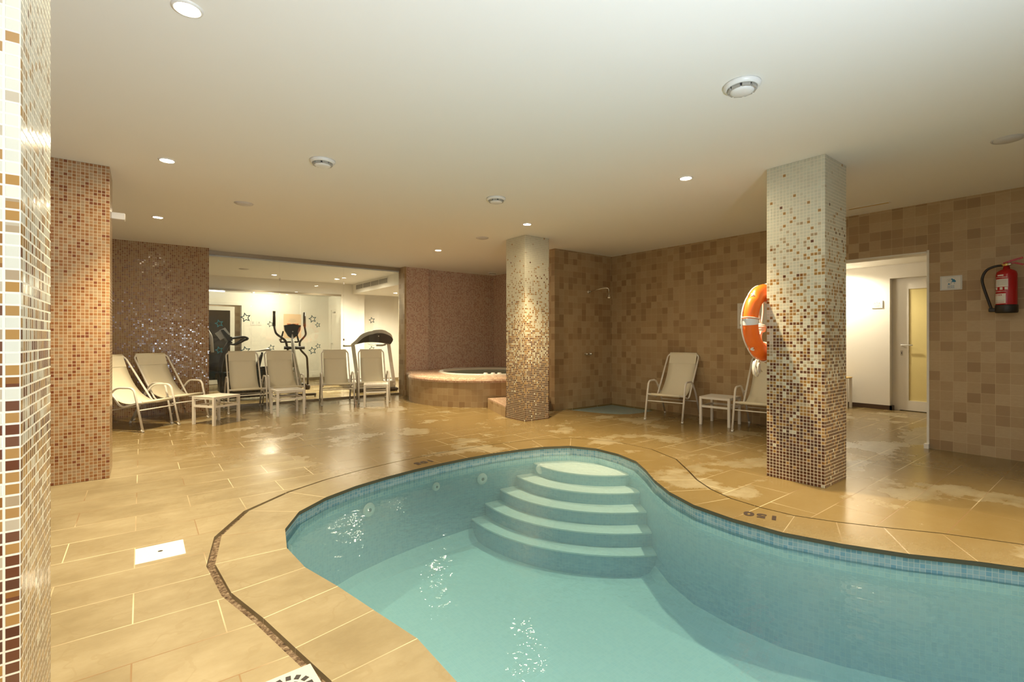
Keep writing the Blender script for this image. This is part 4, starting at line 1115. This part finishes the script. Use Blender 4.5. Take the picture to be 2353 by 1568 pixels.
for xa, xb in ((-.40, -.62), (.28, .10)):
    m = MB(); m.tube([(xa+.03, .10, 1.03), (xa-.05, .05, 1.015), (xb, -.12 if xa < 0 else .05, 1.015)], .026, 12, flat=.8); m.build('handrail', 'grey', tm)
m = MB(); m.box(-.36, -.02, .06, .52, .42, .24, bev=.03); m.build('motor_hood', 'grey', tm)
m = MB(); m.box(-.33, .40, .08, .47, 1.75, .16, bev=.01); m.build('running_deck', 'black', tm)
m = MB(); m.box(-.38, -.04, 0, -.33, 1.8, .075); m.box(.50, -.04, 0, .55, 1.8, .075); m.box(-.38, -.08, .02, .56, -.03, .07, bev=.008); m.build('base_frame', 'blacktube', tm)
m = MB(); m.tube(catmull([(-.12, -.05, 1.07), (-.05, -.05, 1.03), (.05, -.05, 1.02), (.06, -.05, 1.06)], 5, False), .003, 6); m.build('safety_cord', 'dark', tm)
lamp('POINT', 'red_indicator_glow', (3.55, 10.0, .2), .02, (1, .02, .0), .01)

# handrail frame of a machine at the left end of the glass
hr = thing('weight_machine', 'silver tubular machine frame half hidden behind the brown mosaic wall', 'exercise machine', (.55, 9.98, 0))
m = MB(); m.tube(arc_pts([(.02, 0, 1.48), (.30, 0, 1.42), (.42, 0, 1.22), (.44, 0, .93)], .06), .026, 12); m.build('curved_handle', 'silver', hr)
m = MB(); m.tube([(-.35, 0, 1.06), (.43, 0, 1.06)], .014, 10); m.tube([(-.35, 0, .93+.01), (.43, 0, .94)], .014, 10); m.build('crossbar', 'blacktube', hr)
m = MB(); m.bar((-.35, 0, 0), (-.35, 0, 1.6), .07, .07, bev=.01); m.tube([(-.35, 0, 1.5), (.03, 0, 1.48)], .026, 12); m.bar((-.6, 0, .03), (.1, 0, .03), .06, .06, up=(0, 0, 1), bev=.01); m.build('upright_frame', 'silver', hr)

# ------------------------------------------------------------------ hall beyond the gym
po = thing('poster', 'peach coloured poster with a bow emblem and lettering on the wall beyond the gym', 'poster', (3.285, 14.198, 1.50), rot=(PI/2, 0, 0))
board('sheet', .45, .66, .003, 'poster', po)
for s_ in (-1, 1):
    for a in (0, 1, 2):
        line(po, 'emblem', (s_*.012, .26), (s_*.05, .26+.03*(a-1)), .004, .003, 'wood')
    line(po, 'emblem', (s_*.05, .23), (s_*.05, .29), .004, .003, 'wood')
text_mesh('WELLNESS', .028, 'lettering', 'greyink', po, (0, .185, .004)); text_mesh('MASSAGES', .042, 'lettering', 'greyink', po, (0, .14, .004)); text_mesh('RELAX', .028, 'lettering', 'greyink', po, (0, .10, .004))
for x, w_ in ((-.09, .11), (.05, .09), (.13, .06)):
    m = MB(); m.prism([(x-w_/2, .07), (x+w_/2, .07), (x+w_*.25, .02), (x-w_*.25, .02)][::-1], 0, .0008); m.build('picture', 'rust', po, (0, 0, .003))
for x, lab, dn in ((2.315, 'left one of two small toilet signs on the white wall beyond the gym', 0), (2.46, 'right one of two small toilet signs on the white wall beyond the gym', 1)):
    s = thing('toilet_sign', lab, 'sign', (x, 14.198, 1.57), rot=(PI/2, 0, 0), group='pair of small toilet signs beyond the gym')
    board('board', .12, .12, .006, 'paper', s)
    m = MB(); m.lathe([(0, .0008), (.008, .0008)], 14); m.build('pictogram', 'greyink', s, (0, .032, .006))
    m = MB(); m.prism([(-.014, .02), (.014, .02), (.006, -.03), (-.006, -.03)][::-1] if not dn else [(-.006, .02), (.006, .02), (.02, -.005), (-.02, -.005)][::-1], 0, .0008); m.build('pictogram', 'greyink', s, (0, 0, .006))
    if dn: line(s, 'pictogram', (-.025, -.03), (.025, -.03), .004, .006, 'greyink')
ds = thing('door_2', 'x', 'door', (0, 0, 0)); ds['kind'] = 'structure'; del ds['label']; del ds['category']
m = MB(); m.box(1.14, 14.17, 0, 1.22, 14.26, 2.02); m.box(2.05, 14.17, 0, 2.13, 14.26, 2.10); m.box(1.14, 14.17, 2.02, 2.05, 14.26, 2.10); m.build('door_frame', 'doorwhite', ds)
m = MB(); m.box(1.24, 14.22, .01, 1.30, 14.26, 1.98); m.box(1.80, 14.22, .01, 1.90, 14.26, 1.98); m.box(1.30, 14.22, 1.88, 1.80, 14.26, 1.98); m.box(1.30, 14.22, .01, 1.80, 14.26, .12); m.build('door_leaf', 'doorwhite', ds)
m = MB(); m.box(1.30, 14.235, .12, 1.80, 14.245, 1.88); m.build('glass_panel', 'smoked', ds)
ds = thing('door_3', 'x', 'door', (0, 0, 0)); ds['kind'] = 'structure'; del ds['label']; del ds['category']
m = MB(); m.box(4.21, 12.90, 0, 4.249, 12.97, 2.02); m.box(4.21, 13.83, 0, 4.249, 13.90, 2.02); m.box(4.21, 12.97, 1.95, 4.249, 13.83, 2.02); m.build('door_frame', 'doorwhite', ds)
m = MB(); m.box(4.225, 12.97, .01, 4.249, 13.83, 1.95); m.build('door_leaf', 'doorwhite', ds)
m = MB(); m.tube([(4.225, 13.75, 1.02), (4.18, 13.75, 1.02), (4.18, 13.64, 1.02)], .01, 8); m.box(4.20, 13.50, 1.86, 4.225, 13.66, 1.90); m.build('door_handle', 'silver', ds)
tl_ = thing('tube_light', 'tubular ceiling light in the hall beyond the gym at the left', 'ceiling light', (1.15, 13.35, 2.315), R(4))
m = MB(); m.box(-.35, -.03, .0, .45, .03, .034); m.build('housing', 'white_metal', tl_)
m = MB(); m.tube([(-.33, 0, -.018), (.43, 0, -.018)], .016, 12); m.build('lamp_tube', 'tube', tl_)
dv = thing('smoke_detector', 'small detector on the ceiling of the hall beyond the gym', 'smoke detector', (2.2, 13.5, 2.35), 0)
m = MB(); m.lathe([(0, -.05), (.03, -.048), (.04, -.03), (.06, -.02), (.06, 0)], 24); m.build('cover', 'white_plastic', dv)
sk = thing('washbasin', 'white washbasin seen in the dim room behind the glass door', 'washbasin', (1.65, 15.25, 0))
m = MB(); m.box(-.28, -.2, .72, .28, .3, .84, bev=.03); m.build('basin', 'tubshell', sk)
m = MB(); m.lathe([(0, 0), (.10, 0), (.07, .1), (.06, .72), (0, .72)], 20); m.build('pedestal', 'tubshell', sk)

# ------------------------------------------------------------------ floor fittings
fp = thing('skimmer_lid', 'white rectangular skimmer lid with a small hole set in the deck at the left', 'floor cover', (.083, 3.342, .0), 0)
m = MB(); m.box(-.112, -.115, -.01, .112, .115, .003, bev=.002); m.build('cover', 'white_plastic', fp)
m = MB(); m.lathe([(.012, .0032), (.030, .0036), (.034, .003)], 24); m.build('finger_ring', 'white_plastic', fp)
m = MB(); m.lathe([(0, .0034), (.012, .0034)], 20); m.build('finger_hole', 'dark', fp)
dr = thing('drain_grate', 'grey square drain cover with round slots at the bottom edge of the photo', 'drain', (.395, 1.755, 0), R(2))
m = MB(); m.box(-.10, -.10, -.01, .10, .10, .003, bev=.002); m.build('cover', 'grate', dr)
m = MB()
for k in range(14):
    a = 2*PI*k/14; M_ = Matrix.Rotation(a, 4, 'Z'); m.box(.056, -.0085, .003, .078, .0085, .0042, M_)
for k in range(8):
    a = 2*PI*k/8; M_ = Matrix.Rotation(a, 4, 'Z'); m.box(.024, -.0065, .003, .044, .0065, .0042, M_)
m.build('slot', 'dark', dr)
